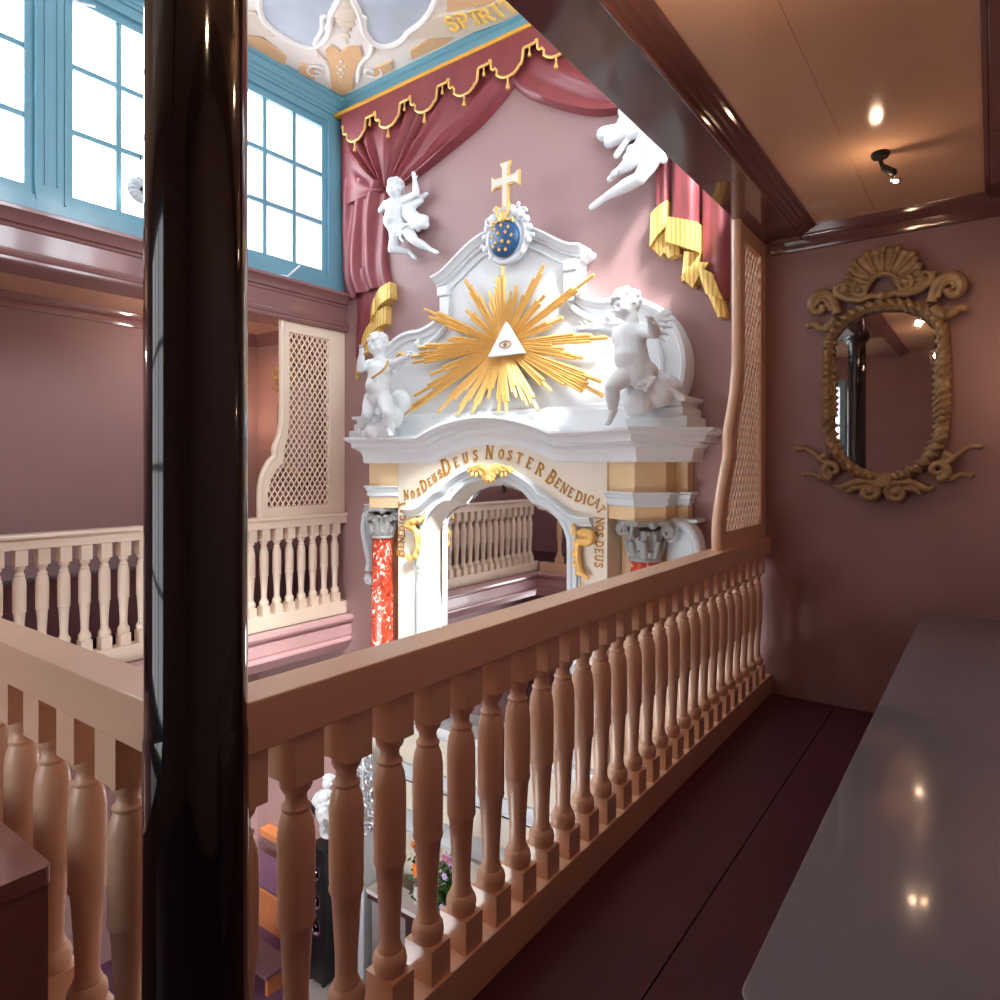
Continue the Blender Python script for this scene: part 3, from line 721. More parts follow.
# body behind the cornice, top slab that carries the figures
top = [(u, y + .0) for u, y in [(1.06, YP), (1.375, 4.33), (1.66, 4.60), (1.66, WY)]]
for s in (-1, 1):
    MB().prism(plan(s, [(.66, YP), (1.06, YP), (1.375, 4.33), (1.66, 4.60), (1.66, WY), (.66, WY)]), 'Z', 1.59, 1.815).build('cornice_core', M['white'], altar, smooth=False)
MB().prism([(XC + u, z - .01) for u, z in [(-.66, 1.6)] + [(-a, b) for a, b in ARC[::-1]][1:-1] + [(a, b) for a, b in ARC[:-1]] + [(.66, 1.6)]], 'Y', YP + .03, WY).build('arch_core', M['white'], altar, angle=30)

# columns: red marble shafts, grey corinthian capitals
def capital(c, name='capital'):
    m = MB(); x, y = c
    m.lathe([(.095, .872), (.118, .876), (.12, .888), (.112, .895), (.104, .90), (.106, 1.0), (.115, 1.06), (.13, 1.10)], (x, y, 0), 24)
    # abacus with concave sides, set diagonally
    pts = []
    for k in range(4):
        a = PI/4 + k * PI/2 + PI/4
        for dd, r in ((-.16, .205), (.16, .205), (.785, .15)): pts.append((x + r * math.cos(a + dd), y + r * math.sin(a + dd)))
    m.prism(pts, 'Z', 1.135, 1.17)
    for k in range(8):
        a = k * PI/4 + PI/8
        ca, sa = math.cos(a), math.sin(a)
        m.tube([(x + .10*ca, y + .10*sa, .91), (x + .118*ca, y + .118*sa, .97), (x + .13*ca, y + .13*sa, 1.015), (x + .15*ca, y + .15*sa, 1.02)], [.022, .028, .022, .012], seg=8)
        a2 = k * PI/4
        m.tube([(x + .104*math.cos(a2), y + .104*math.sin(a2), .91), (x + .118*math.cos(a2), y + .118*math.sin(a2), .95)], [.014, .018], seg=6)
    for k in range(4):
        a = k * PI/2 + PI/2; ca, sa = math.cos(a), math.sin(a)
        # corner volutes
        cc = Vector((x + .175*ca, y + .175*sa, 1.09)); rad = Vector((ca, sa, 0))
        sp = []
        for q in range(20):
            t = q / 19; r = .046 * (1 - .75*t); an = PI/2 - 2*PI*1.4*t
            sp.append(cc + rad * (r * math.cos(an)) + Vector((0, 0, r * math.sin(an))))
        m.tube([Vector((x + .11*ca, y + .11*sa, 1.03)), Vector((x + .14*ca, y + .14*sa, 1.12))] + sp, .017, seg=8)
        a += PI/4; ca, sa = math.cos(a), math.sin(a)
        m.ell((x + .15*ca, y + .15*sa, 1.14), (.035, .035, .03), seg=8)
        for dd in (-.35, .35):
            m.tube([(x + .118*math.cos(a+dd), y + .118*math.sin(a+dd), 1.02), (x + .13*math.cos(a+dd*.8), y + .13*math.sin(a+dd*.8), 1.075), (x + .15*math.cos(a+dd*.5), y + .15*math.sin(a+dd*.5), 1.095), (x + .15*math.cos(a+dd*.3), y + .15*math.sin(a+dd*.3), 1.07)], .012, seg=6)
    return m.build(name, M['greystone'], altar, remesh=.005, sm=2)
for s in (-1, 1):
    c = (XC + s * 1.345, 4.53)
    capital(c)
    MB().lathe([(.112, -.60), (.113, -.2), (.108, .4), (.10, .84), (.10, .862), (.108, .866), (.108, .876)], (c[0], c[1], 0), 32).build('column_shaft', M['marble'], altar)
    MB().lathe([(.15, -.78), (.15, -.74), (.142, -.72), (.148, -.69), (.14, -.665), (.122, -.65), (.128, -.62), (.113, -.60)], (c[0], c[1], 0), 32).build('column_base', M['palegrey'], altar)
    # wall pilaster behind, plain ochre, with scroll at its outer side
    xa, xb = sorted((XC + s*1.08, XC + s*1.56))
    MB().box(xa, xb, 4.70, WY - .01, -.78, 1.17).build('back_pilaster', M['ochre'], altar, smooth=False)
    m = MB()
    x0 = XC + s * 1.55
    sc = smooth_path([Vector((x0 + s*dx, 4.66, z)) for dx, z in ((-.05, 1.15), (.06, 1.14), (.13, 1.06), (.15, .92), (.11, .75), (.07, .62), (.09, .52))], 4)
    m.tube(sc, .04, seg=8, flat=2.2, up=(0, 1, 0))
    vl = spiral((x0 - s*.03, 4.62, 1.06), .062, 1.25, PI/2 - s*.6, s, 20)
    m.tube(vl, .022, seg=8, flat=2.5, up=(0, 1, 0))
    m.prism([(x0 + s*.02 + s*dx, z) for dx, z in ((-.12, 1.1), (.08, 1.1), (.10, .9), (.05, .65), (-.12, .6))], 'Y', 4.68, WY - .01)
    m.build('scroll_bracket', M['palegrey'], altar, remesh=.008, sm=2)
    m = MB(); m.box(*sorted((XC + s*1.45, XC + s*1.70)), 4.62, WY - .01, 1.155, 1.18)
    m.build('bracket_slab', M['palegrey'], altar, smooth=False, bevel=.004)
    # trailing acanthus down the side
    m = MB(); xo = XC + s * 1.60
    m.tube(smooth_path([Vector((xo + s*dx, 4.74, z)) for dx, z in ((.0, .6), (.03, .40), (-.01, .25), (.02, .1), (.0, -.1), (.03, -.25), (.10, -.42))], 4), [.026 if k < 18 else .04 for k in range(25)], seg=8)
    for zz, dx in ((.5, .06), (.30, .04), (.20, .02), (-.05, .03), (-.35, .07)): m.ell((xo + s*dx, 4.74, zz), (.03, .03, .05), seg=8)
    for k in range(6):
        a = k * 1.05; m.ell((xo + s*.16 + .035*math.cos(a), 4.73, .40 + .035*math.sin(a) + .01), (.03, .02, .03), seg=8)
    m.tube([(xo + s*.03, 4.74, .42), (xo + s*.10, 4.74, .37), (xo + s*.15, 4.74, .40)], .012, seg=6)
    m.build('side_acanthus', M['palegrey'], altar, remesh=.008, sm=2)
# dado below
MB().box(XC - 1.62, XC + 1.62, 4.50, WY - .01, -3.4, -.78).build('dado', M['offwhite'], altar, smooth=False)
for s in (-1, 1):
    xa, xb = sorted((XC + s*1.12, XC + s*1.58)); MB().box(xa, xb, 4.34, 4.5, -3.4, -.82).build('column_pedestal', M['offwhite'], altar, smooth=False)
    MB().box(xa - .02, xb + .02, 4.32, 4.5, -.86, -.78).build('pedestal_cap', M['palegrey'], altar, smooth=False, bevel=.01)
fr = [(Vector((XC + u, 4.50, 0)), Vector((0, -1, 0)), Vector((0, 0, 1))) for u in (-1.11, 1.11)]
MB().sweep(fr, [(-.01, -.86), (.03, -.86), (.05, -.83), (.07, -.80), (.10, -.78), (.10, -.72), (-.3, -.72), (-.3, -.86)]).build('sill', M['white'], altar, angle=30)
MB().sweep(fr, [(-.01, -1.30), (.06, -1.30), (.07, -1.27), (.05, -1.25), (.03, -1.21), (.03, -1.18), (-.01, -1.18)]).build('dado_moulding', M['palegrey'], altar, angle=30)
MB().sweep(fr, [(-.01, -1.33), (.035, -1.33), (.035, -1.302), (-.01, -1.302)]).build('dark_fillet', M['iron'], altar, angle=30)
MB().sweep(fr, [(-.01, -1.72), (.14, -1.72), (.16, -1.68), (.14, -1.65), (.08, -1.62), (.02, -1.60), (-.01, -1.60)]).build('gradine', M['palegrey'], altar, angle=30)

# gilt ornaments
m = MB()
for s in (-1, 1):
    m.tube(smooth_path([A(.04 + s*dx, YP - .07, z) for dx, z in ((.0, 1.50), (.08, 1.55), (.14, 1.52), (.20, 1.545), (.245, 1.51))], 3), [.03, .035, .034, .03, .028, .026, .022, .02, .02, .018, .014, .012, .008], seg=8)
    m.tube(smooth_path([A(.04 + s*dx, YP - .08, z) for dx, z in ((.02, 1.56), (.10, 1.565), (.18, 1.54), (.22, 1.50))], 3), .013, seg=6)
    for k in range(4): m.ell(A(.04 + s*(.04 + .045*k), YP - .085, 1.49 + .012*math.sin(k*2)), (.02, .015, .022), seg=8)
m.ell(A(.04, YP - .08, 1.50), (.055, .03, .05)); m.ell(A(.04, YP - .1, 1.455), (.03, .02, .025))
for k in range(7):
    a = PI * (1.1 + .8 * k / 6); m.cap(A(.04, YP - .09, 1.50), A(.04 + .07*math.cos(a), YP - .085, 1.49 + .065*math.sin(a)), .012, .014, 6)
m.build('gilt_keystone', M['gold'], altar, remesh=.0055, sm=2)
for s in (-1, 1):
    m = MB()
    if s < 0: P_ = [(.70, 1.125), (.72, 1.07), (.80, 1.06), (.88, 1.02), (.80, .995), (.765, .92), (.77, .82), (.80, .75), (.86, .725), (.90, .76)]
    else: P_ = [(.83, 1.12), (.86, 1.05), (.94, 1.06), (1.0, 1.03), (.96, .99), (.885, .985), (.87, .90), (.88, .82), (.90, .76), (.97, .72)]
    m.tube(smooth_path([A(s*u - .02, YP - .05, z) for u, z in P_], 4), [.016, .02, .024, .024, .022, .022, .03, .034, .036, .038, .04, .038, .036, .034, .034, .034, .034, .034, .034, .034, .034, .032, .03, .028, .026, .026, .028, .03, .028, .026, .026, .03, .03, .026, .022, .018, .014][:37], seg=8)
    for u, z in P_[1:4]: m.ell(A(s*u - .02, YP - .075, z), (.03, .02, .024), seg=8)
    for u, z in P_[5:9]: m.ell(A(s*(u - .025) - .02, YP - .06, z), (.018, .018, .03), seg=8)
    for k in range(3): m.ell(A(s*.885 - .02 if s > 0 else s*.77 - .02, YP - .03, .66 - .05*k), (.012, .012, .016), seg=8)
    m.build('gilt_side_scroll', M['gold'], altar, remesh=.006, sm=1)

# inscription, letter by letter in raised gilt strokes
G = {  # strokes: list of (polyline, weight)   box 0..w by 0..1
 'B': (.62, [([(.14, 0), (.14, 1)], 1), ([(.14, 1), (.38, .98), (.50, .88), (.50, .65), (.38, .54), (.14, .53)], .8), ([(.38, .54), (.56, .44), (.58, .2), (.44, .03), (.14, 0)], .8), ([(.02, 0), (.3, 0)], .35), ([(.02, 1), (.3, 1)], .35)]),
 'E': (.56, [([(.14, 0), (.14, 1)], 1), ([(.14, .97), (.52, .97), (.52, .84)], .5), ([(.14, .52), (.42, .52)], .5), ([(.14, .03), (.54, .03), (.54, .18)], .5), ([(.02, 0), (.25, 0)], .35), ([(.02, 1), (.25, 1)], .35)]),
 'N': (.76, [([(.14, 0), (.14, .98)], .5), ([(.12, .98), (.64, .03)], 1), ([(.64, .0), (.64, 1)], .5), ([(.02, 0), (.28, 0)], .35), ([(.02, 1), (.2, 1)], .35), ([(.52, 1), (.76, 1)], .35)]),
 'D': (.70, [([(.14, 0), (.14, 1)], 1), ([(.14, .98), (.4, .95), (.62, .72), (.64, .34), (.44, .06), (.14, .02)], .85), ([(.02, 0), (.25, 0)], .35), ([(.02, 1), (.25, 1)], .35)]),
 'I': (.32, [([(.16, 0), (.16, 1)], 1), ([(.02, 0), (.3, 0)], .35), ([(.02, 1), (.3, 1)], .35)]),
 'C': (.62, [([(.58, .80), (.46, .96), (.28, .97), (.1, .76), (.07, .46), (.16, .14), (.34, .02), (.52, .08), (.60, .2)], .85), ([(.58, .72), (.58, .98)], .4)]),
 'A': (.74, [([(.08, 0), (.36, 1)], .5), ([(.36, 1), (.66, 0)], 1), ([(.18, .36), (.54, .36)], .45), ([(.0, 0), (.2, 0)], .35), ([(.54, 0), (.76, 0)], .35)]),
 'T': (.64, [([(.32, 0), (.32, 1)], 1), ([(.03, .82), (.05, .97), (.59, .97), (.61, .82)], .5), ([(.18, 0), (.46, 0)], .35)]),
 'O': (.72, [([(.36, .98), (.14, .84), (.07, .5), (.14, .16), (.36, .02), (.58, .16), (.65, .5), (.58, .84), (.36, .98)], .85)]),
 'S': (.52, [([(.46, .80), (.40, .94), (.24, .98), (.09, .86), (.10, .68), (.28, .54), (.44, .38), (.44, .15), (.28, .02), (.10, .06), (.06, .2)], .8), ([(.46, .74), (.46, .97)], .35), ([(.06, .03), (.06, .26)], .35)]),
 'U': (.74, [([(.14, 1), (.14, .28), (.26, .05), (.42, .02), (.58, .16), (.61, .3), (.61, 1)], .85), ([(.02, 1), (.26, 1)], .35), ([(.5, 1), (.74, 1)], .35)]),
 'R': (.68, [([(.14, 0), (.14, 1)], 1), ([(.14, .98), (.42, .96), (.54, .84), (.54, .64), (.42, .52), (.14, .5)], .8), ([(.34, .5), (.64, .0)], .9), ([(.02, 0), (.25, 0)], .35), ([(.02, 1), (.25, 1)], .35)]),
 'P': (.60, [([(.14, 0), (.14, 1)], 1), ([(.14, .98), (.42, .96), (.54, .82), (.52, .6), (.38, .48), (.14, .46)], .8), ([(.02, 0), (.28, 0)], .35), ([(.02, 1), (.25, 1)], .35)]),
}
def glyph(ch, org, ex, ez, ny, h, th=.006, wt=.15):
    """raised strokes in the plane of unit vectors ex, ez at org (centre), normal ny"""
    w, st = G[ch]; m = MB()
    for pl, k in st:
        hw = wt * k * h / 2 + .001
        P_ = [org + ex * ((x - w/2) * h) + ez * ((z - .5) * h) for x, z in pl]
        for i in range(len(P_) - 1):
            d = (P_[i+1] - P_[i]).normalized(); nn = d.cross(ny).normalized()
            e0 = hw * .4 if len(P_) > 2 else 0
            q = [P_[i] - d*e0 + nn*hw, P_[i] - d*e0 - nn*hw, P_[i+1] + d*e0 - nn*hw, P_[i+1] + d*e0 + nn*hw]
            v = [m.b.verts.new(p) for p in q] + [m.b.verts.new(p + ny * (th + .0006 * i)) for p in q]
            m.face(v[:4]); m.face(v[4:][::-1])
            for j in range(4): m.face([v[j], v[(j+1) % 4], v[4+(j+1) % 4], v[4+j]])
    return m
def word(seq, y, m_, parent, name='letter', flip=None):
    """seq: (char, px, py, height m); baseline follows the neighbours"""
    pts = [U(px, py, Y=y) for _, px, py, _ in seq]
    for i, (ch, px, py, h) in enumerate(seq):
        a = pts[max(0, i-1)]; c = pts[min(len(pts)-1, i+1)]
        d = (c - a); d.y = 0; d.normalize()
        n_ = Vector((0, -1, 0)); up = Vector((-d.z, 0, d.x))
        glyph(ch, pts[i], d, up, n_, h).build(name, m_, parent, smooth=False)
yT = YP - .001
word([('B', 400.6, 553, .105), ('E', 401.2, 545.8, .075), ('N', 401.6, 540, .075), ('E', 402, 534.4, .075), ('D', 402.2, 528.5, .075), ('I', 402.6, 523.3, .075), ('C', 403, 518, .075), ('A', 403, 511, .075), ('T', 402, 504, .08)], yT, M['goldtext'], altar)
word([('N', 406.5, 494.8, .088), ('O', 413.2, 494.2, .07), ('S', 419, 491.8, .07)], yT, M['goldtext'], altar)
word([('D', 424, 485.4, .105), ('E', 430, 482, .07), ('U', 434.8, 477.8, .075), ('S', 440.6, 473.6, .075)], yT, M['goldtext'], altar)
word([('D', 446, 466.6, .14), ('E', 456.3, 462.2, .085), ('U', 465.8, 458, .085), ('S', 475.6, 455.3, .085)], yT, M['goldtext'], altar)
word([('N', 489.6, 452.4, .11), ('O', 501.5, 454, .075), ('S', 510, 455.4, .08), ('T', 519.5, 458, .085), ('E', 529.5, 463, .09), ('R', 540, 469.4, .10)], yT, M['goldtext'], altar)
word([('B', 551.4, 477.2, .11), ('E', 557.9, 483.2, .075), ('N', 564.3, 488.2, .08), ('E', 571, 492.6, .075), ('D', 579, 496.8, .08), ('I', 584.9, 499, .075), ('C', 590.5, 500.4, .075), ('A', 597, 502.4, .075), ('T', 601.3, 509.5, .07)], yT, M['goldtext'], altar)
word([('N', 600, 520.5, .07), ('O', 599.8, 527.8, .065), ('S', 599.6, 534.4, .065), ('D', 599.4, 544, .065), ('E', 599.2, 551, .065), ('U', 599, 558, .065), ('S', 598.8, 565, .065)], yT, M['goldtext'], altar)

# ---- attic / pediment
PYF = 4.66
ped = [(0, 3.55), (.18, 3.54), (.33, 3.49), (.46, 3.42), (.60, 3.335), (.70, 3.285), (.80, 3.262), (.79, 3.225), (.715, 3.19), (.70, 3.10), (.705, 2.98), (.76, 2.90), (.86, 2.855), (.96, 2.83), (1.10, 2.83), (1.24, 2.80), (1.38, 2.725), (1.49, 2.62), (1.565, 2.48), (1.60, 2.33), (1.59, 2.17), (1.54, 2.05), (1.42, 1.93), (1.42, 1.80)]
lob = smooth_path([Vector((u, z, 0)) for u, z in ped[13:22]], 5)
sp_ = ped[:13] + [(p.x, p.y) for p in lob] + ped[22:]
full_p = [(-u, z) for u, z in sp_[::-1]] + sp_[1:]
MB().prism([(XC + .01 + u, z) for u, z in full_p], 'Y', PYF, WY).build('pediment', M['white'], altar, angle=30)
def rim(path, prof, name, m=M['white'], y=PYF):
    P_ = [(XC + .01 + u, z) for u, z in path]
    return MB().sweep(elev_frames(P_, y, -1), prof).build(name, m, altar, angle=30)
topm = [(0, 3.55), (.18, 3.54), (.33, 3.49), (.46, 3.42), (.60, 3.335), (.70, 3.285), (.80, 3.262)]
tp = [(p.x, p.y) for p in smooth_path([Vector((u, z, 0)) for u, z in [(-u * .965, z + .015) for u, z in topm[::-1]] + [(u * .965, z + .015) for u, z in topm[1:]]], 3)]
rim(tp, [(.012, -.1), (.012, .10), (-.005, .10), (-.012, .085), (-.03, .06), (-.05, .05), (-.055, .035), (-.075, .03), (-.08, .0), (-.08, -.1)], 'pediment_cornice')
rim(tp[3:-3], [(-.13, -.05), (-.13, .012), (-.145, .018), (-.155, .012), (-.155, -.05)], 'pediment_bead')
for s in (-1, 1):
    # lobe rims
    lobe = [(.72, 2.93), (.80, 2.875), (.96, 2.83), (1.10, 2.83), (1.24, 2.80), (1.38, 2.725), (1.49, 2.62), (1.565, 2.48), (1.60, 2.33), (1.59, 2.17), (1.54, 2.05)]
    lp = [(p.x, p.y) for p in smooth_path([Vector((s*u, z, 0)) for u, z in lobe], 3)]
    P_ = [(XC + .01 + u, z) for u, z in lp]
    MB().sweep(elev_frames(P_, PYF, -s), [(.008, -.08), (.008, .05), (-.02, .055), (-.04, .03), (-.075, .025), (-.085, .0), (-.085, -.08)]).build('lobe_rim', M['white'], altar, angle=30)
    P2 = [(XC + .01 + u * .0 + (u - s*1.15)*.62 + s*1.15, (z - 2.33) * .62 + 2.33) for u, z in lp[8:]]
    MB().sweep(elev_frames(P2, PYF, -s), [(0, -.05), (0, .018), (-.02, .024), (-.035, .012), (-.035, -.05)]).build('lobe_bead', M['white'], altar, angle=30)
    # small brackets at the neck and the scroll below
    m = MB(); xa, xb = sorted((XC + .01 + s*.60, XC + .01 + s*.73)); m.box(xa, xb, PYF - .06, PYF, 3.10, 3.19)
    m.build('neck_bracket', M['white'], altar, bevel=.012)
    m = MB(); xa, xb = sorted((XC + .01 + s*.60, XC + .01 + s*.71)); m.box(xa, xb, PYF - .045, PYF, 2.86, 3.10)
    m.build('neck_pilaster', M['white'], altar, bevel=.008)
    q = MB(); q.tube(smooth_path([A(s*u + .01, PYF - .02, z) for u, z in ((.62, 2.86), (.74, 2.76), (.88, 2.68), (.96, 2.66), (1.0, 2.70), (.97, 2.74))], 4), .028, seg=10)
    q.tube(smooth_path([A(s*u + .01, PYF - .02, z) for u, z in ((.78, 2.70), (.86, 2.62), (.98, 2.60), (1.1, 2.63), (1.2, 2.60))], 4), .018, seg=8)
    q.ell(A(s*1.0 + .01, PYF - .03, 2.70), .035); q.ell(A(s*.93 + .01, PYF - .03, 2.66), .028)
    q.build('neck_scroll', M['white'], altar, remesh=.007, sm=2)
    # stepped plinth on which each lobe stands
    xa, xb = sorted((XC + s*1.24, XC + s*1.70)); MB().box(xa, xb, 4.42, WY, 1.822, 1.90).build('lobe_plinth', M['white'], altar, smooth=False, bevel=.006)
    MB().sweep(plan_frames(plan(s, [(1.26, WY), (1.26, 4.45), (1.66, 4.45), (1.66, WY)]), 0, -1 if s < 0 else 1), [(-.2, 1.90), (.0, 1.90), (.0, 1.96), (-.02, 1.975), (-.02, 2.0), (.015, 2.02), (.015, 2.04), (-.2, 2.04)]).build('plinth_moulding', M['white'], altar, angle=30)
MB().sweep([(Vector((XC + u, PYF, 0)), Vector((0, -1, 0)), Vector((0, 0, 1))) for u in (-1.3, 1.3)], [(-.05, 1.8), (.05, 1.8), (.05, 1.99), (.035, 2.0), (.03, 2.03), (0, 2.05), (-.05, 2.05)]).build('attic_base', M['white'], altar, angle=30)

# cartouche with a starred blue field
m = MB()
cc = U(504.5, 237.5, Y=PYF - .15)
R_ = [(.0, .17), (.09, .19), (.15, .13), (.19, .03), (.17, -.08), (.10, -.16), (0, -.19)]
for s in (-1, 1):
    m.tube(smooth_path([cc + Vector((s*x, .05, z)) for x, z in R_], 4), .034, seg=8)
    for x, z, r in ((.14, .19, .045), (.20, .12, .035), (.23, .05, .03), (.22, -.05, .032), (.26, -.02, .022), (.06, .23, .04), (.12, .26, .022), (.16, -.14, .025)): m.ell(cc + Vector((s*x, .03, z)), (r, r*.8, r), seg=8)
    m.tube(spiral(cc + Vector((s*.17, .01, .17)), .05, 1.2, 0, s, 16), .013, seg=6)
m.ell(cc + Vector((0, .07, 0)), (.18, .07, .2)); m.cap(cc + Vector((0, .1, 0)), cc + Vector((0, .2, 0)), .14, .14)
m.build('cartouche_frame', M['white'], altar, remesh=.006, sm=2)
cf = MB(); cf.ell(cc + Vector((0, .0, -.01)), (.150, .06, .155), seg=24); cf.build('starred_field', M['navy'], altar)
def star(c, r, ny, m, th=.006):
    P_ = []
    for k in range(10):
        a = PI/2 + k * PI/5; rr = r if k % 2 == 0 else r * .42
        P_.append((c.x + rr * math.cos(a), c.z + rr * math.sin(a)))
    m.prism(P_, 'Y', c.y - th, c.y + .02)
for dx, dz in ((-.07, .08), (.0, .095), (.07, .07), (-.09, .02), (-.02, .03), (.05, .03), (.10, -.0), (-.05, -.04), (.02, -.04), (.075, -.055), (-.085, -.065), (-.02, -.10), (.04, -.105)):
    k = 1 - (dx/.135)**2 - (dz/.145)**2
    st = MB(); star(cc + Vector((dx, -.06 * math.sqrt(max(.02, k)) - .004, dz - .01)), .019, None, st); st.build('gold_star', M['goldflat'], altar, smooth=False)
# gilt crown-like leaf under the cross and the cross itself
YX = PYF - .13
CX = U(506, 216, Y=YX)
def cross_poly(g):
    c = [(.023, 0), (.023, .255), (.10, .258), (.132, .235), (.132, .345), (.10, .318), (.023, .318), (.023, .39), (.05, .435), (-.05, .435), (-.023, .39), (-.023, .318), (-.10, .318), (-.132, .345), (-.132, .235), (-.10, .258), (-.023, .255), (-.023, 0)]
    out = []
    for x, z in c:
        cx_, cz_ = 0, .29
        sx = 1 if x > 0 else -1
        out.append((x + sx * g, z + (g if z > cz_ else -g) if 0 < z else z))
    return [(CX.x + x, CX.z + z) for x, z in out]
cross = MB().prism(cross_poly(.011), 'Y', YX - .014, YX + .014).build('cross', M['gold'], altar, smooth=False, bevel=.004)
MB().prism(cross_poly(-.002), 'Y', YX - .022, YX - .005).build('pale_face', M['ceilgrey'], cross, smooth=False)
m = MB(); q = CX + Vector((0, -.05, .0))
for s in (-1, 1):
    m.tube(smooth_path([q + Vector((s*x, 0, z)) for x, z in ((0, -.05), (.04, -.02), (.06, .03), (.045, .06), (.075, .075), (.07, .045))], 3), .011, seg=6)
    m.tube(smooth_path([q + Vector((s*x, 0, z)) for x, z in ((0, -.02), (.06, -.06), (.10, -.05), (.11, -.09))], 3), .012, seg=6)
m.ell(q + Vector((0, 0, -.04)), (.035, .02, .03)); m.ell(q + Vector((0, 0, .0)), (.03, .02, .03))
m.build('gilt_leaves', M['gold'], cross, remesh=.005, sm=1)

# ---- sunburst
YS = 4.60
cs = U(505, 345, Y=YS)
m = MB(); m.ell(cs + Vector((0, .01, 0)), (.13, .03, .13), seg=24); sb = m.build('sunburst', M['gold'], altar)
tips = [(505,267),(519,287),(546,266),(547,296),(596,276),(565,319),(610,338),(566,349),(585,358),(603,382),(605,396),(584,392),(553,391),(540,410),(530,405),(518.5,397),(508.7,411),(501,412),(490,399),(475,412),(460,414),(457,399),(403,417),(417,396),(433,375),(416,363),(414,357),(422,348),(450.5,340),(427,310),(432,318),(469,311),(467.5,281),(478,294),(492,293),(499,278),(536,280),(578,290),(590,336),(574,355),(590,384),(447,405),(441,412),(513,293)]
for k, (px, py) in enumerate(tips):
    T = U(px, py, Y=YS); d = T - cs; d.y = 0; L = d.length; d.normalize(); nrm = Vector((-d.z, 0, d.x))
    m = MB(); w = .044 if L > .45 else .034
    lens = [(0, 1.0), (-.52, .86 + .05 * math.sin(k)), (.52, .80 + .06 * math.cos(k * 2))]
    for off, f in lens:
        tip = cs + d * L * f + nrm * off * w * .9
        root = cs + d * .07 + nrm * off * w * .5
        tip.y = YS - .035; root.y = YS - .02
        hw = w * .40
        ridge = Vector((0, -.02, 0))
        r0 = [root - nrm*hw*.6, root + ridge, root + nrm*hw*.6]; r1 = [tip - nrm*hw, tip + ridge, tip + nrm*hw]
        rb0 = root + Vector((0, .015, 0)); rb1 = tip + Vector((0, .02, 0)); te = tip + d * .014 + nrm * hw * .3
        V = [[m.b.verts.new(p) for p in r0 + [rb0]], [m.b.verts.new(p) for p in r1 + [rb1]]]
        for j in range(4): m.face([V[0][j], V[0][(j+1) % 4], V[1][(j+1) % 4], V[1][j]])
        e_ = m.b.verts.new(te)
        for j in range(4): m.face([V[1][j], V[1][(j+1) % 4], e_])
        m.face(V[0])
    m.build('ray', M['gold'], sb, smooth=False)
tri = [U(505, 321.5, Y=YS - .09), U(487.8, 356.8, Y=YS - .09), U(524, 353, Y=YS - .09)]
cx_ = sum(p.x for p in tri) / 3
w_ = (tri[2].x - tri[1].x) / 2; zb = (tri[1].z + tri[2].z) / 2
T3 = [(cx_ - w_, zb), (cx_ + w_, zb), (cx_, tri[0].z)]
tr = MB().prism(T3, 'Y', YS - .09, YS - .05).build('white_triangle', M['white'], sb, smooth=False, bevel=.004)
zc = zb + (tri[0].z - zb) * .32
m = MB()
for s in (1, -1):
    m.tube([Vector((cx_ + .058 * math.cos(a), YS - .094, zc + s * .028 * math.sin(a))) for a in [PI * k / 12 for k in range(13)]], .005, seg=6)
ey = m.build('eye', M['goldtext'], sb)
MB().ell((cx_, YS - .094, zc), (.018, .008, .018)).build('iris', M['agedgold'], sb)
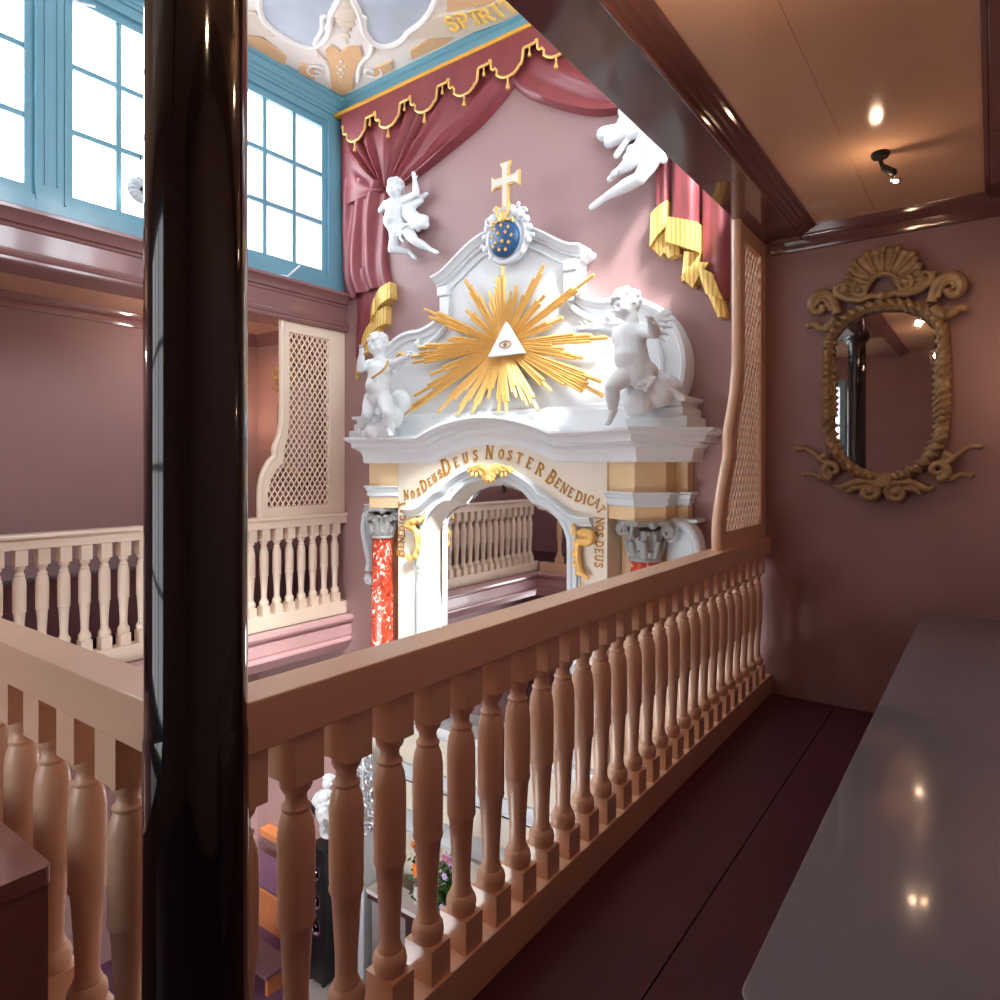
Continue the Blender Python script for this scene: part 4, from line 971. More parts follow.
# ================================================================= DRAPERY (moulded plaster hangings)
YW = WY - .004
def drape_swag(s, nm, label, gx, gz, topL, cx_top, cz_top, low, side_pts):
    pass
def fold_grid(rows, thick=.02):
    """rows of front points; adds a back a little behind the wall face so the hanging has body"""
    m = MB()
    V = m.grid(rows)
    return m
def curtain_left():
    t = thing('curtain', 'red moulded curtain swag at the left of the altar wall, gilt fringe on its tail', 'curtain', (-5.2, WY, 3.0))
    G_ = Vector((-4.93, 0, 4.33))
    low = [(-3.36, 4.86), (-3.50, 4.76), (-3.75, 4.62), (-4.08, 4.50), (-4.45, 4.38), (-4.80, 4.30)]
    # fan of rays from the gather point
    top = [(-3.36 - .0, 4.86), (-3.36, 5.21), (-3.8, 5.21), (-4.3, 5.21), (-4.8, 5.21), (-5.2, 5.21), (-5.585, 5.21), (-5.585, 4.9), (-5.585, 4.6), (-5.585, 4.30)]
    P_ = []
    for i in range(len(top) - 1):
        a, c = Vector((top[i][0], 0, top[i][1])), Vector((top[i+1][0], 0, top[i+1][1]))
        n = max(2, int((c - a).length / .035))
        for k in range(n): P_.append(a.lerp(c, k / n))
    P_.append(Vector((top[-1][0], 0, top[-1][1])))
    lowp = smooth_path([Vector((x, 0, z)) for x, z in low], 6)
    NR = 26; rows = []; N = len(P_)
    for i, p in enumerate(P_):
        row = []
        f = i / (N - 1)
        for k in range(NR):
            r = k / (NR - 1)               # 0 at the gather, 1 at the edge
            q = G_.lerp(p, .02 + .98 * r)
            # the first rays sag onto the lower edge
            w = max(0, 1 - f / .6) ** 1.5
            li = lowp[int((1 - r) * (len(lowp) - 1))]
            q = q + (li - G_.lerp(P_[0], .02 + .98 * r)) * w
            ph = f * 62 + math.sin(f * 17) * 2.2 + r * 2.2 * math.sin(f * 9 + 1)
            amp = .030 * math.sin(PI * min(1, r * 1.1 + .05)) ** .6 * (1 - .5 * max(0, r - .6) / .4)
            y = YW - .045 - .035 * math.sin(PI * r) - amp * (math.sin(ph) + .35 * math.sin(ph * 2.3 + 1))
            if i == 0: y = YW + .0
            row.append((q.x, y, q.z))
        rows.append(row)
    m = MB(); m.grid(rows); m.build('swag', M['drape'], t, angle=70)
    # hanging tail below the gather
    def tail(L, R, n, folds, amp, nm, mt, y0=.05, ph0=0):
        rows = []
        Lp = smooth_path([Vector((x, 0, z)) for x, z in L], n); Rp = smooth_path([Vector((x, 0, z)) for x, z in R], n)
        for a, c in zip(Lp, Rp):
            row = []
            for k in range(41):
                f = k / 40; q = a.lerp(c, f)
                e = math.sin(PI * f) ** .35 if 0 < f < 1 else 0
                y = YW - e * (y0 + amp * (math.sin(f * folds * 2 * PI + ph0 + 1.5 * math.sin(q.z * 2.3)) + .4 * math.sin(f * folds * 3.7 + q.z * 3)))
                row.append((q.x, min(y, YW + .001), q.z))
            rows.append(row)
        m = MB(); m.grid(rows); return m.build(nm, mt, t, angle=70)
    tail([(-5.585, 4.62), (-5.585, 4.2), (-5.585, 3.8), (-5.56, 3.52), (-5.47, 3.32)], [(-4.86, 4.40), (-4.93, 4.25), (-4.92, 3.9), (-4.90, 3.6), (-4.85, 3.38)], 8, 3.2, .028, 'tail', M['drape'], .075)
    tail([(-5.44, 3.6), (-5.38, 3.2), (-5.38, 2.9), (-5.37, 2.70)], [(-4.95, 3.6), (-5.0, 3.2), (-5.2, 2.95), (-5.30, 2.75)], 8, 2.1, .016, 'lower_tail', M['drape'], .04, 2)
    # zig-zag gilt fringe: broad pleats stepping down to the left
    fr = [((-4.99, 3.30), (-4.80, 3.38), (-4.79, 3.22), (-4.98, 3.13)), ((-5.08, 3.13), (-4.98, 3.31), (-4.98, 3.12), (-5.09, 3.02)), ((-5.07, 3.06), (-4.87, 3.16), (-4.88, 2.98), (-5.06, 2.92)),
          ((-5.24, 2.88), (-5.06, 3.06), (-5.06, 2.90), (-5.26, 2.73)), ((-5.13, 2.84), (-4.97, 2.98), (-5.01, 2.84), (-5.13, 2.75)), ((-5.30, 2.74), (-5.17, 2.88), (-5.18, 2.73), (-5.31, 2.66)), ((-5.37, 2.60), (-5.24, 2.76), (-5.27, 2.64), (-5.37, 2.46))]
    for i, q in enumerate(fr):
        m = MB(); yy = YW - .10 + .012 * i
        rows = []
        for a in range(7):
            f = a / 6; row = []
            for c in range(5):
                g = c / 4
                p = (Vector((q[0][0], 0, q[0][1])).lerp(Vector((q[1][0], 0, q[1][1])), f)).lerp(Vector((q[3][0], 0, q[3][1])).lerp(Vector((q[2][0], 0, q[2][1])), f), g)
                row.append((p.x, yy - .022 * math.sin(PI * f) - .005 * g, p.z))
            rows.append(row)
        V = m.grid(rows); V2 = m.grid([[(x, YW, z) for x, y, z in r] for r in rows])
        bm = m.b
        for A_, B_ in ((V[0], V2[0]), (V[-1], V2[-1]), ([r[0] for r in V], [r[0] for r in V2]), ([r[-1] for r in V], [r[-1] for r in V2])):
            for j in range(len(A_) - 1): m.face([A_[j], A_[j+1], B_[j+1], B_[j]])
        m.build('fringe', M['fringe'], t, angle=40)
    return t
curtain_left()
def curtain_right():
    t = thing('curtain', 'red moulded curtain at the right by the near lattice, pale gilt fringe on its folds', 'curtain', (-1.8, WY, 3.0))
    low = [(-3.36, 4.86), (-3.22, 4.72), (-3.0, 4.58), (-2.75, 4.44), (-2.5, 4.34), (-2.2, 4.30), (-1.9, 4.32)]
    G_ = Vector((-1.80, 0, 4.36))
    top = [(-3.36, 4.86), (-3.36, 5.21), (-2.9, 5.21), (-2.4, 5.21), (-1.9, 5.21), (-1.5, 5.21), (-1.31, 5.21), (-1.31, 4.8), (-1.31, 4.35)]
    P_ = []
    for i in range(len(top) - 1):
        a, c = Vector((top[i][0], 0, top[i][1])), Vector((top[i+1][0], 0, top[i+1][1]))
        n = max(2, int((c - a).length / .04))
        for k in range(n): P_.append(a.lerp(c, k / n))
    P_.append(Vector((top[-1][0], 0, top[-1][1])))
    lowp = smooth_path([Vector((x, 0, z)) for x, z in low], 6); NR = 24; rows = []; N = len(P_)
    for i, p in enumerate(P_):
        row = []; f = i / (N - 1)
        for k in range(NR):
            r = k / (NR - 1); q = G_.lerp(p, .02 + .98 * r)
            w = max(0, 1 - f / .6) ** 1.5; li = lowp[int((1 - r) * (len(lowp) - 1))]
            q = q + (li - G_.lerp(P_[0], .02 + .98 * r)) * w
            ph = f * 50 + math.sin(f * 13) * 2.2
            amp = .024 * math.sin(PI * min(1, r * 1.1 + .05)) ** .6 * (1 - .5 * max(0, r - .6) / .4)
            y = YW - .045 - .035 * math.sin(PI * r) - amp * (math.sin(ph) + .3 * math.sin(ph * 2.3 + 1))
            if i == 0: y = YW
            row.append((q.x, y, q.z))
        rows.append(row)
    m = MB(); m.grid(rows); m.build('swag', M['drape'], t, angle=70)
    # three stepped pleats hanging from the gather, each ending in a fringe
    pl = [(-2.05, -1.935, 4.35, 3.45, 3.50, .06), (-1.915, -1.70, 4.35, 3.38, 3.30, .10), (-1.70, -1.50, 4.35, 2.95, 2.72, .07)]
    for x0, x1, zt, zl, zr, yy in pl:
        rows = []
        for a in range(13):
            f = a / 12; x = x0 + (x1 - x0) * f; row = []
            for c in range(9):
                g = c / 8; zb_ = zl + (zr - zl) * f; z = zt + (zb_ - zt) * g
                row.append((x, YW - yy * (math.sin(PI * f) ** .4 if 0 < f < 1 else 0) - .012 * math.sin(f * 9 + 1) * (1 if 0 < f < 1 else 0), z))
            rows.append(row)
        m = MB(); m.grid(rows); m.build('pleat', M['drape'], t, angle=70)
    fr = [((-2.065, 3.45), (-1.935, 3.52), (-1.94, 3.33), (-2.075, 3.20), .08), ((-2.07, 3.20), (-1.93, 3.33), (-1.88, 3.20), (-2.0, 3.12), .05), ((-1.92, 3.38), (-1.69, 3.29), (-1.69, 3.08), (-1.93, 3.20), .13),
          ((-1.98, 3.17), (-1.85, 3.20), (-1.84, 3.11), (-1.93, 3.09), .07), ((-1.81, 3.12), (-1.69, 3.08), (-1.71, 2.98), (-1.83, 2.90), .07), ((-1.83, 2.93), (-1.71, 3.02), (-1.62, 3.0), (-1.74, 2.84), .09), ((-1.72, 3.0), (-1.60, 2.92), (-1.52, 2.72), (-1.64, 2.78), .10), ((-1.64, 2.80), (-1.53, 2.74), (-1.50, 2.60), (-1.56, 2.60), .08)]
    for i, q in enumerate(fr):
        m = MB(); yy = YW - q[4]; rows = []
        for a in range(7):
            f = a / 6; row = []
            for c in range(5):
                g = c / 4
                p = (Vector((q[0][0], 0, q[0][1])).lerp(Vector((q[1][0], 0, q[1][1])), f)).lerp(Vector((q[3][0], 0, q[3][1])).lerp(Vector((q[2][0], 0, q[2][1])), f), g)
                row.append((p.x, yy - .018 * math.sin(PI * f), p.z))
            rows.append(row)
        V = m.grid(rows); V2 = m.grid([[(x, YW, z) for x, y, z in r] for r in rows])
        for A_, B_ in ((V[0], V2[0]), (V[-1], V2[-1]), ([r[0] for r in V], [r[0] for r in V2]), ([r[-1] for r in V], [r[-1] for r in V2])):
            for j in range(len(A_) - 1): m.face([A_[j], A_[j+1], B_[j+1], B_[j]])
        m.build('fringe', M['fringe'], t, angle=40)
curtain_right()
# scalloped gold cord with tassels along the top of the hangings
val = thing('valance_trim', 'scalloped gold cord with hanging tassels along the top of the red drapery', 'trimming', (-3.4, WY, 5.05))
per = .482; unit = [(dx * .98, 1.575 + (z - 1.55) * .9795) for dx, z in [(0, 4.938), (.06, 4.945), (.105, 4.975), (.118, 4.995), (.135, 5.0), (.152, 5.03), (.162, 5.11), (.170, 5.125), (.285, 5.128), (.292, 5.15), (.306, 5.15), (.312, 5.065), (.335, 5.05), (.352, 5.058), (.375, 5.03), (.372, 4.99), (.41, 4.96), (.45, 4.942)]]
m = MB(); pts = []
x0 = -5.275 - per
for k in range(10):
    for dx, z in unit:
        x = x0 + k * per + dx
        if -5.53 < x < -1.33: pts.append(Vector((x, WY - .13, z)))
m.tube(pts, .0125, seg=6); m.build('cord', M['gold'], val)
MB().prism([(p.x, p.z) for p in pts] + [(pts[-1].x, 5.255), (pts[0].x, 5.255)], 'Y', WY - .128, WY - .10).build('pelmet', M['drape'], val, smooth=False)
def tassel(x, z, L, w):
    m = MB(); y = WY - .13
    m.lathe([(0, 0), (w*.5, -.005), (w*.55, -.02), (w*.35, -.03), (w*.55, -.045), (w, -L*.8), (w*1.05, -L), (0, -L)], (x, y, z), 10)
    return m.build('tassel', M['gold'], val)
for k in range(9):
    x = -5.275 + k * per
    if x < -1.35: tassel(x, 4.885, .095, .018)
    if x + .228 < -1.35: tassel(x + .223, 5.07, .085, .014)

# ================================================================= PUTTI
def putto(name, label, parts_label, J, hr, face, cat='statue', seed=1, wings=None, extra=None, vox=.0068, mt='statue', clenched=False, group=None, rad=1.0):
    """J: joints as Vectors. One continuous body from tapered limbs fused by a voxel remesh."""
    rnd = random.Random(seed)
    m = MB(); R = hr * rad
    H = J['head']; f = Vector(face).normalized(); up = (H - J['neck']).normalized()
    up = (up - f * up.dot(f)).normalized(); rt = f.cross(up)
    def hp(a, b, c): return H + rt * a * hr + up * b * hr + f * c * hr
    fr = Matrix((rt, f, up)).transposed()
    m.ell(H + up * hr * .12 - f * hr * .08, (hr * .86, hr * .96, hr * .88), fr, 16)      # skull
    m.ell(hp(0, -.30, .22), (hr * .66, hr * .66, hr * .62), fr, 14)                        # jaw
    for s in (-1, 1):
        m.ell(hp(s*.36, -.28, .50), hr * .33, seg=10)                                      # cheeks
        m.ell(hp(s*.30, .20, .76), (hr*.24, hr*.13, hr*.10), fr, 8)                        # brow
        m.ell(hp(s*.30, -.0, .74), (hr*.13, hr*.09, hr*.09), fr, 8)                        # eyeball
        m.ell(hp(s*.84, -.06, .0), (hr*.09, hr*.17, hr*.22), fr, 8)                        # ear
        m.ell(hp(s*.09, -.22, .88), hr * .085, seg=6)                                      # nostril
    m.cap(hp(0, .16, .80), hp(0, -.16, .97), hr*.07, hr*.12, 8)                            # nose
    m.ell(hp(0, -.40, .80), (hr*.20, hr*.10, hr*.055), fr, 8); m.ell(hp(0, -.50, .77), (hr*.16, hr*.09, hr*.055), fr, 8)
    m.ell(hp(0, -.70, .62), (hr*.22, hr*.18, hr*.18), fr, 8)                               # chin
    m.cap(J['neck'] - up * hr * .1, H - up * hr * .5, R * .52, R * .48, 12)
    ch, be, pe = J['chest'], J['belly'], J['pelvis']
    sL, sR = J['shL'], J['shR']
    ax = (sR - sL).normalized()
    m.cap(sL.lerp(sR, .2), sL.lerp(sR, .8), R * .55, R * .55); m.cap(ch - ax * R * .38, ch + ax * R * .38, R * .86, R * .86, 14)
    m.cap(J['neck'] - up * hr * .15, ch, R * .5, R * .8)
    m.cap(ch, be, R * 1.02, R * 1.10, 16); m.ell(be + f * R * .22, R * 1.05, seg=14); m.cap(be, pe, R * 1.08, R * 1.0, 16)
    for s in (-1, 1): m.ell(ch + ax * s * R * .45 + f * R * .52, (R * .40, R * .36, R * .34), seg=10)
    hd = (J['hipR'] - J['hipL']).normalized()
    m.cap(pe - hd * R * .4, pe + hd * R * .4, R * .88, R * .88, 14); 
    for s in (-1, 1): m.ell(pe + hd * s * R * .45 - f * R * .35, R * .62, seg=10)
    for s in 'LR':
        if 'el' + s in J:
            sh, el, ha = J['sh' + s], J['el' + s], J.get('ha' + s)
            m.ell(sh, R * .50, seg=12); m.cap(sh, el, R * .47, R * .38, 12)
            if ha is not None:
                m.cap(el, el.lerp(ha, .45), R * .38, R * .39, 12); m.cap(el.lerp(ha, .45), ha, R * .39, R * .24, 12)
                d = (ha - el).normalized(); n_ = d.cross(f); n_ = n_.normalized() if n_.length > .1 else ax
                n2 = n_.cross(d)
                m.ell(ha + d * R * .24, (R * .26, R * .26, R * .26)); m.cap(ha, ha + d * R * .38, R * .22, R * .24)
                for q in range(4):
                    b0 = ha + d * R * .45 + n_ * R * (.20 - .135 * q); L = R * (.40, .46, .43, .33)[q]
                    m1 = b0 + d * L * .6 + n2 * L * .12; m2 = m1 + d * L * .35 + n2 * L * (.5 if not clenched else .9)
                    m.cap(b0, m1, R * .078, R * .07, 6); m.cap(m1, m2, R * .07, R * .055, 6)
                t0 = ha + d * R * .15 + n_ * R * .24; m.cap(t0, t0 + (d * .6 + n_ * .8).normalized() * R * .36, R * .09, R * .07, 6)
        hi, kn, an, to = J['hip' + s], J['kn' + s], J['an' + s], J['to' + s]
        m.ell(hi, R * .72, seg=12); m.cap(hi, hi.lerp(kn, .5), R * .74, R * .66, 14); m.cap(hi.lerp(kn, .5), kn, R * .66, R * .48, 14); m.ell(kn, R * .49, seg=12)
        m.cap(kn, kn.lerp(an, .4), R * .46, R * .50, 14); m.cap(kn.lerp(an, .4), an, R * .50, R * .29, 14)
        d = (to - an).normalized(); m.ell(an - d * R * .12, R * .29, seg=10); m.cap(an, to, R * .27, R * .25, 12)
        w = d.cross(Vector((0, 0, 1))); w = w.normalized() if w.length > .2 else ax
        for q in range(5):
            b0 = to + w * R * (.20 - .10 * q) + d * R * .06; m.cap(b0, b0 + d * R * (.20 - .025 * q), R * .075, R * .07, 6)
    if extra: extra(m, R, hr)
    o = m.build('body', M[mt], None, remesh=vox, sm=7)
    root = thing(name, label, cat, (world_loc(o).x, world_loc(o).y, world_loc(o).z), group)
    o.parent = root; o.location = (0, 0, 0)
    # hair curls
    h = MB()
    for k in range(46):
        a = rnd.uniform(0, 2*PI); e = rnd.uniform(-.25, 1.5)
        v = Vector((math.cos(a) * math.cos(e), math.sin(a) * math.cos(e), math.sin(e)))
        if v.y > .35 and v.z < .45: continue
        p = H + up * hr * .14 - f * hr * .08 + rt * v.x * hr * .88 + f * v.y * hr * .96 + up * v.z * hr * .92
        h.ell(p, hr * rnd.uniform(.2, .32), seg=8)
        d = Vector((rnd.uniform(-1, 1), rnd.uniform(-1, 1), rnd.uniform(-1, 1))).normalized()
        h.cap(p, p + d * hr * .24, hr * .14, hr * .08, 6)
    h.build('hair', M[mt], root, remesh=vox * .9, sm=1)
    return root
def V3(px, py, Y): return U(px, py, Y=Y)
def plate(m, pts, y0, th, r=.014):
    """rounded leaf-like plate through px points: wing or cloth"""
    m.tube([U(px, py, Y=yy) for px, py, yy in pts], th, seg=10)
def wing(root, base, tip, w, n, fdir, bend=Vector((0, 0, -1)), name='wing', mt='statue'):
    m = MB(); d = (tip - base); L = d.length; d.normalize()
    m.cap(base, base + d * L * .75, w * .30, w * .14, 10)
    for k in range(n):
        t = k / (n - 1); b0 = base + d * L * (.1 + .62 * t); dd = (d * (.35 + .75 * t) + bend * (1.0 - .55 * t)).normalized()
        q = b0 + dd * w * (1.5 - .2 * t); fr = dd.to_track_quat('Z', 'Y').to_matrix()
        m.cap(b0, b0.lerp(q, .6), w * .16, w * .20, 8); m.cap(b0.lerp(q, .6), q, w * .20, w * .08, 8)
    return m.build(name, M[mt], root, remesh=.0075, sm=2)

# standing putto, right of the sunburst
Yr = 4.24
J = dict(head=V3(626.5, 306, Yr), neck=V3(631, 321, Yr), chest=V3(629, 338, Yr), belly=V3(632, 357, Yr - .01), pelvis=V3(638, 372, Yr),
         shL=V3(614, 331, Yr + .02), elL=V3(600, 328, Yr + .03), haL=V3(586, 329, Yr + .02), shR=V3(641, 331, Yr - .02), elR=V3(655, 333, Yr - .10), haR=V3(651, 322, Yr - .22),
         hipL=V3(628, 374, Yr - .02), knL=V3(612, 386, Yr - .15), anL=V3(613, 412, Yr - .06), toL=V3(608, 422, Yr - .13),
         hipR=V3(645, 375, Yr + .02), knR=V3(640, 396, Yr + .10), anR=V3(672, 392, Yr + .16), toR=V3(682, 398, Yr + .17))
def ex(m, R, hr):
    # crumpled loin cloth
    for a, c in (((634, 380), (652, 373)), ((638, 385), (655, 378)), ((646, 390), (654, 380)), ((633, 376), (646, 378))):
        m.cap(V3(a[0], a[1], Yr - .07), V3(c[0], c[1], Yr - .03), .018, .016, 8)
pr_ = putto('cherub_statue', 'white winged cherub kneeling one leg at the right end of the altar cornice', '', J, .104, (-.5, -1, -.30), seed=3, extra=ex)
m = MB(); m.ell(V3(650, 397, Yr + .12), (.17, .12, .09)); m.ell(V3(640, 402, Yr + .05), (.11, .10, .10)); m.ell(V3(665, 388, Yr + .22), (.12, .1, .10)); m.ell(V3(656, 380, Yr + .2), (.08, .08, .08)); m.ell(V3(632, 400, Yr + .05), (.06, .08, .12))
m.build('cloud_seat', M['statue'], pr_, remesh=.009, sm=3)
wing(pr_, V3(648, 330, Yr + .12), V3(658, 314, Yr + .16), .10, 6, None, bend=Vector((.5, 0, -.9)))

# standing putto, left
Yl = 4.24
J = dict(head=V3(378, 346, Yl), neck=V3(379, 359, Yl), chest=V3(380, 371, Yl), belly=V3(378, 386, Yl - .01), pelvis=V3(378, 397, Yl),
         shL=V3(369.5, 364.5, Yl - .02), elL=V3(361, 369, Yl - .09), haL=V3(361.5, 354, Yl - .12), shR=V3(389.5, 364, Yl + .03), elR=V3(398, 363, Yl + .02), haR=V3(406.5, 357.5, Yl - .02),
         hipL=V3(371.5, 399, Yl), knL=V3(367, 414, Yl - .07), anL=V3(362, 427, Yl + .06), toL=V3(358.5, 434, Yl + .0),
         hipR=V3(385, 400, Yl), knR=V3(387.5, 413, Yl - .08), anR=V3(388, 429, Yl - .0), toR=V3(391, 435, Yl - .12))
pl_ = putto('cherub_statue', 'white cherub standing with a gilt sash at the left end of the altar cornice', '', J, .098, (.15, -1, -.15), seed=5)
m = MB(); m.ell(V3(374, 432, Yl + .02), (.10, .09, .09)); m.ell(V3(373, 424, Yl + .04), (.07, .07, .10)); m.ell(V3(384, 430, Yl + .09), (.12, .09, .12)); m.ell(V3(400, 402, Yl + .2), (.11, .08, .12)); m.ell(V3(394, 414, Yl + .17), (.1, .08, .14)); m.ell(V3(368, 434, Yl + .02), (.07, .07, .05))
m.build('rock_support', M['statue'], pl_, remesh=.009, sm=3)
c0 = V3(388, 361, Yl - .10); m = MB(); m.tube(smooth_path([c0, V3(384, 369, Yl - .135), V3(375, 376, Yl - .13), V3(368, 380, Yl - .06)], 4), .009, seg=6); m.build('gilt_sash', M['goldflat'], pl_)
m = MB(); m.tube([V3(397, 356, Yl - .02), V3(401, 353, Yl - .03), V3(405, 356, Yl - .04)], [.012, .018, .008], seg=8); m.build('gilt_attribute', M['gold'], pl_)
wing(pl_, V3(388, 368, Yl + .14), V3(407, 350, Yl + .2), .09, 5, None, bend=Vector((.3, 0, -1)))

# flying putto on the wall, left
Yf = 4.70
J = dict(head=V3(394.8, 189, Yf - .06), neck=V3(396, 198.5, Yf - .02), chest=V3(395, 208, Yf), belly=V3(393.5, 221, Yf - .02), pelvis=V3(399, 232, Yf),
         shL=V3(386, 204.5, Yf), elL=V3(381, 210.5, Yf + .03), shR=V3(405, 200, Yf), elR=V3(416.5, 194, Yf - .03), haR=V3(414.8, 180, Yf - .04),
         hipL=V3(397, 236, Yf), knL=V3(392, 249.5, Yf - .06), anL=V3(409, 252, Yf + .02), toL=V3(415, 258, Yf + .02),
         hipR=V3(406, 230, Yf), knR=V3(415, 241, Yf - .08), anR=V3(430, 249.5, Yf - .01), toR=V3(437, 252.5, Yf - .03))
def ex(m, R, hr):
    m.tube([V3(x, y, Yf - .09) for x, y in ((397, 237), (401, 228), (408, 224), (414, 227))], .016, seg=8)
    m.tube([V3(x, y, Yf - .09) for x, y in ((401, 230), (400, 238), (403, 242))], .014, seg=8)
fl = putto('flying_cherub', 'white flying cherub on the wall beside the left red curtain, arm raised', '', J, .088, (.12, -1, -.1), seed=8, extra=ex)
m = MB()
for a, c, w0, w1 in (((406, 208), (426.5, 194), .05, .02), ((407, 211), (422, 201), .04, .02), ((408, 212), (424, 224), .06, .055), ((406, 215), (418, 229), .05, .03), ((412, 217), (425, 219), .05, .04)):
    m.cap(V3(a[0], a[1], Yf + .03), V3(c[0], c[1], Yf + .03), w0, w1, 10)
m.build('wing', M['statue'], fl, remesh=.0085, sm=2)

# flying putto on the wall, right (head lost behind the beam)
J = dict(head=V3(700, 98, Yf - .08), neck=V3(690, 107, Yf - .03), chest=V3(678, 116, Yf), belly=V3(662, 130, Yf - .02), pelvis=V3(651, 146, Yf),
         shL=V3(674, 105, Yf), elL=V3(664, 96, Yf - .03), haL=V3(652, 92, Yf - .04), shR=V3(690, 124, Yf), elR=V3(704, 132, Yf - .03), haR=V3(715, 124, Yf - .05),
         hipL=V3(644, 146, Yf), knL=V3(634, 160, Yf - .07), anL=V3(618, 172, Yf + .01), toL=V3(610, 179, Yf),
         hipR=V3(655, 154, Yf), knR=V3(640, 178, Yf - .10), anR=V3(607, 196, Yf - .02), toR=V3(592, 207, Yf - .02))
def ex(m, R, hr):
    for a, c, w in (((640, 140), (660, 160), .035), ((632, 150), (650, 148), .045), ((626, 158), (640, 142), .03), ((632, 132), (646, 124), .06), ((617, 155), (632, 133), .03), ((614, 174), (633, 160), .03), ((655, 142), (664, 160), .04)):
        m.cap(V3(a[0], a[1], Yf - .02), V3(c[0], c[1], Yf - .02), w, w * .7, 8)
fr_ = putto('flying_cherub', 'white flying cherub high on the wall, half hidden behind the brown beam', '', J, .10, (-.2, -1, -.1), seed=9, extra=ex, rad=1.05)
m = MB()
for a, c, w0, w1 in (((640, 126), (604, 134), .05, .06), ((640, 130), (610, 142), .05, .05), ((632, 120), (624, 112), .04, .05), ((640, 118), (622, 122), .05, .04)):
    m.cap(V3(a[0], a[1], Yf + .04), V3(c[0], c[1], Yf + .04), w0, w1, 10)
m.build('wing', M['statue'], fr_, remesh=.0085, sm=2)

# ================================================================= CEILING STUCCO ORNAMENT
cp_ = thing('ceiling_painting', 'painted stucco ceiling corner with blue cloud fields, tan panels and gilt banner lettering', 'ceiling painting', (-4.6, 3.9, ZC - .03))
def cpix(pts): return [((240 + x * .3), (y * .3)) for x, y in pts]
def cpoly(pts, z0, z1, name, mt, sm=0):
    q = [U(px, py, Z=ZC) for px, py in pts]
    if sm: q = smooth_path(q, sm, closed=True)
    return MB().prism([(p.x, p.y) for p in q], 'Z', z0, z1).build(name, mt, cp_, smooth=False)
def crib(pts, r, name, mt, closed=True, sm=4):
    q = [U(px, py, Z=ZC - .01) for px, py in pts]; q = smooth_path(q, sm, closed=closed)
    return MB().tube(q, r, seg=8, closed=closed).build(name, mt, cp_)
bl = cpix([(40, -120), (62, -20), (66, 30), (78, 65), (108, 95), (140, 118), (180, 142), (225, 155), (262, 148), (290, 122), (300, 85), (300, 55), (318, 20), (335, -20), (330, -90), (200, -160)])
br = cpix([(372, -20), (392, 30), (404, 70), (412, 105), (435, 135), (470, 152), (510, 148), (545, 128), (562, 105), (600, 78), (632, 40), (650, 0), (660, -60), (520, -120), (400, -90)])
for q in (bl, br):
    cpoly(q, ZC - .012, ZC + .02, 'blue_field', M['ceilblue'], 3)
    crib(q, .03, 'field_frame', M['ceilwhite'])
cpoly(cpix([(285, 165), (302, 148), (335, 170), (362, 152), (398, 152), (408, 182), (378, 245), (376, 290), (342, 314), (306, 296), (300, 235)]), ZC - .018, ZC + .01, 'tan_panel', M['ceiltan'])
cpoly(cpix([(12, 108), (72, 120), (112, 152), (154, 188), (150, 212), (10, 150)]), ZC - .018, ZC + .01, 'tan_panel', M['ceiltan'])
cpoly(cpix([(203, 208), (246, 226), (250, 266), (197, 238)]), ZC - .018, ZC + .01, 'tan_panel', M['ceiltan'])
cpoly(cpix([(448, 222), (506, 200), (508, 230), (446, 258)]), ZC - .018, ZC + .01, 'tan_panel', M['ceiltan'])
cpoly(cpix([(568, 165), (640, 118), (700, 118), (740, 96), (690, 140), (572, 194)]), ZC - .018, ZC + .01, 'tan_panel', M['ceiltan'])
cpoly(cpix([(690, -30), (900, -40), (830, 8), (690, 32)]), ZC - .018, ZC + .01, 'tan_panel', M['ceiltan'])
cpoly(cpix([(545, 122), (566, 96), (650, 48), (690, 38), (780, 28), (860, -5), (940, -20), (940, 30), (880, 60), (800, 90), (720, 112), (640, 116)]), ZC - .03, ZC + .01, 'banner', M['ceilgrey'])
cpoly(cpix([(10, 30), (58, 38), (96, 92), (135, 104), (108, 114), (12, 104)]), ZC - .03, ZC + .01, 'banner', M['ceilgrey'])
for s in (-1, 1):
    ctr = 345
    scr = [(ctr + s*60, 95), (ctr + s*45, 62), (ctr + s*70, 55), (ctr + s*72, 100), (ctr + s*95, 140), (ctr + s*88, 180), (ctr + s*55, 215), (ctr + s*48, 270)]
    crib(cpix(scr), .022, 'stucco_scroll', M['ceilwhite'], False)
    c0 = cpix([(345 + s*92, 240)])[0]; cc_ = U(c0[0], c0[1], Z=ZC - .01)
    MB().tube([cc_ + Vector((.11 * (1 - k/22) * math.cos(k*.4), .11 * (1 - k/22) * math.sin(k*.4) * s, 0)) for k in range(20)], .015, seg=6).build('stucco_scroll', M['ceilwhite'], cp_)
m = MB()
for dx, dy, r in ((0, 40, .13), (-18, 22, .09), (20, 22, .09), (0, 12, .10), (-10, 70, .07), (12, 72, .07), (0, 95, .06), (0, 120, .05), (0, 140, .035)):
    c0 = cpix([(352 + dx, dy)])[0]; p = U(c0[0], c0[1], Z=ZC - .0); m.ell(p, (r, r, r * .35), seg=10)
m.build('stucco_shell', M['ceilgrey'], cp_, remesh=.012, sm=1)
m = MB()
for dx, dy, r in ((0, 205, .022), (-12, 222, .02), (12, 222, .02), (0, 232, .03), (-8, 245, .02), (8, 245, .02), (0, 256, .022), (0, 272, .015)):
    c0 = cpix([(338 + dx, dy)])[0]; p = U(c0[0], c0[1], Z=ZC - .018); m.ell(p, (r, r, r * .5), seg=8)
m.build('stucco_flowers', M['ceilgrey'], cp_)
seq = [('S', 705, 78), ('P', 745, 66), ('I', 783, 57), ('R', 818, 50), ('I', 858, 34), ('T', 895, 18)]
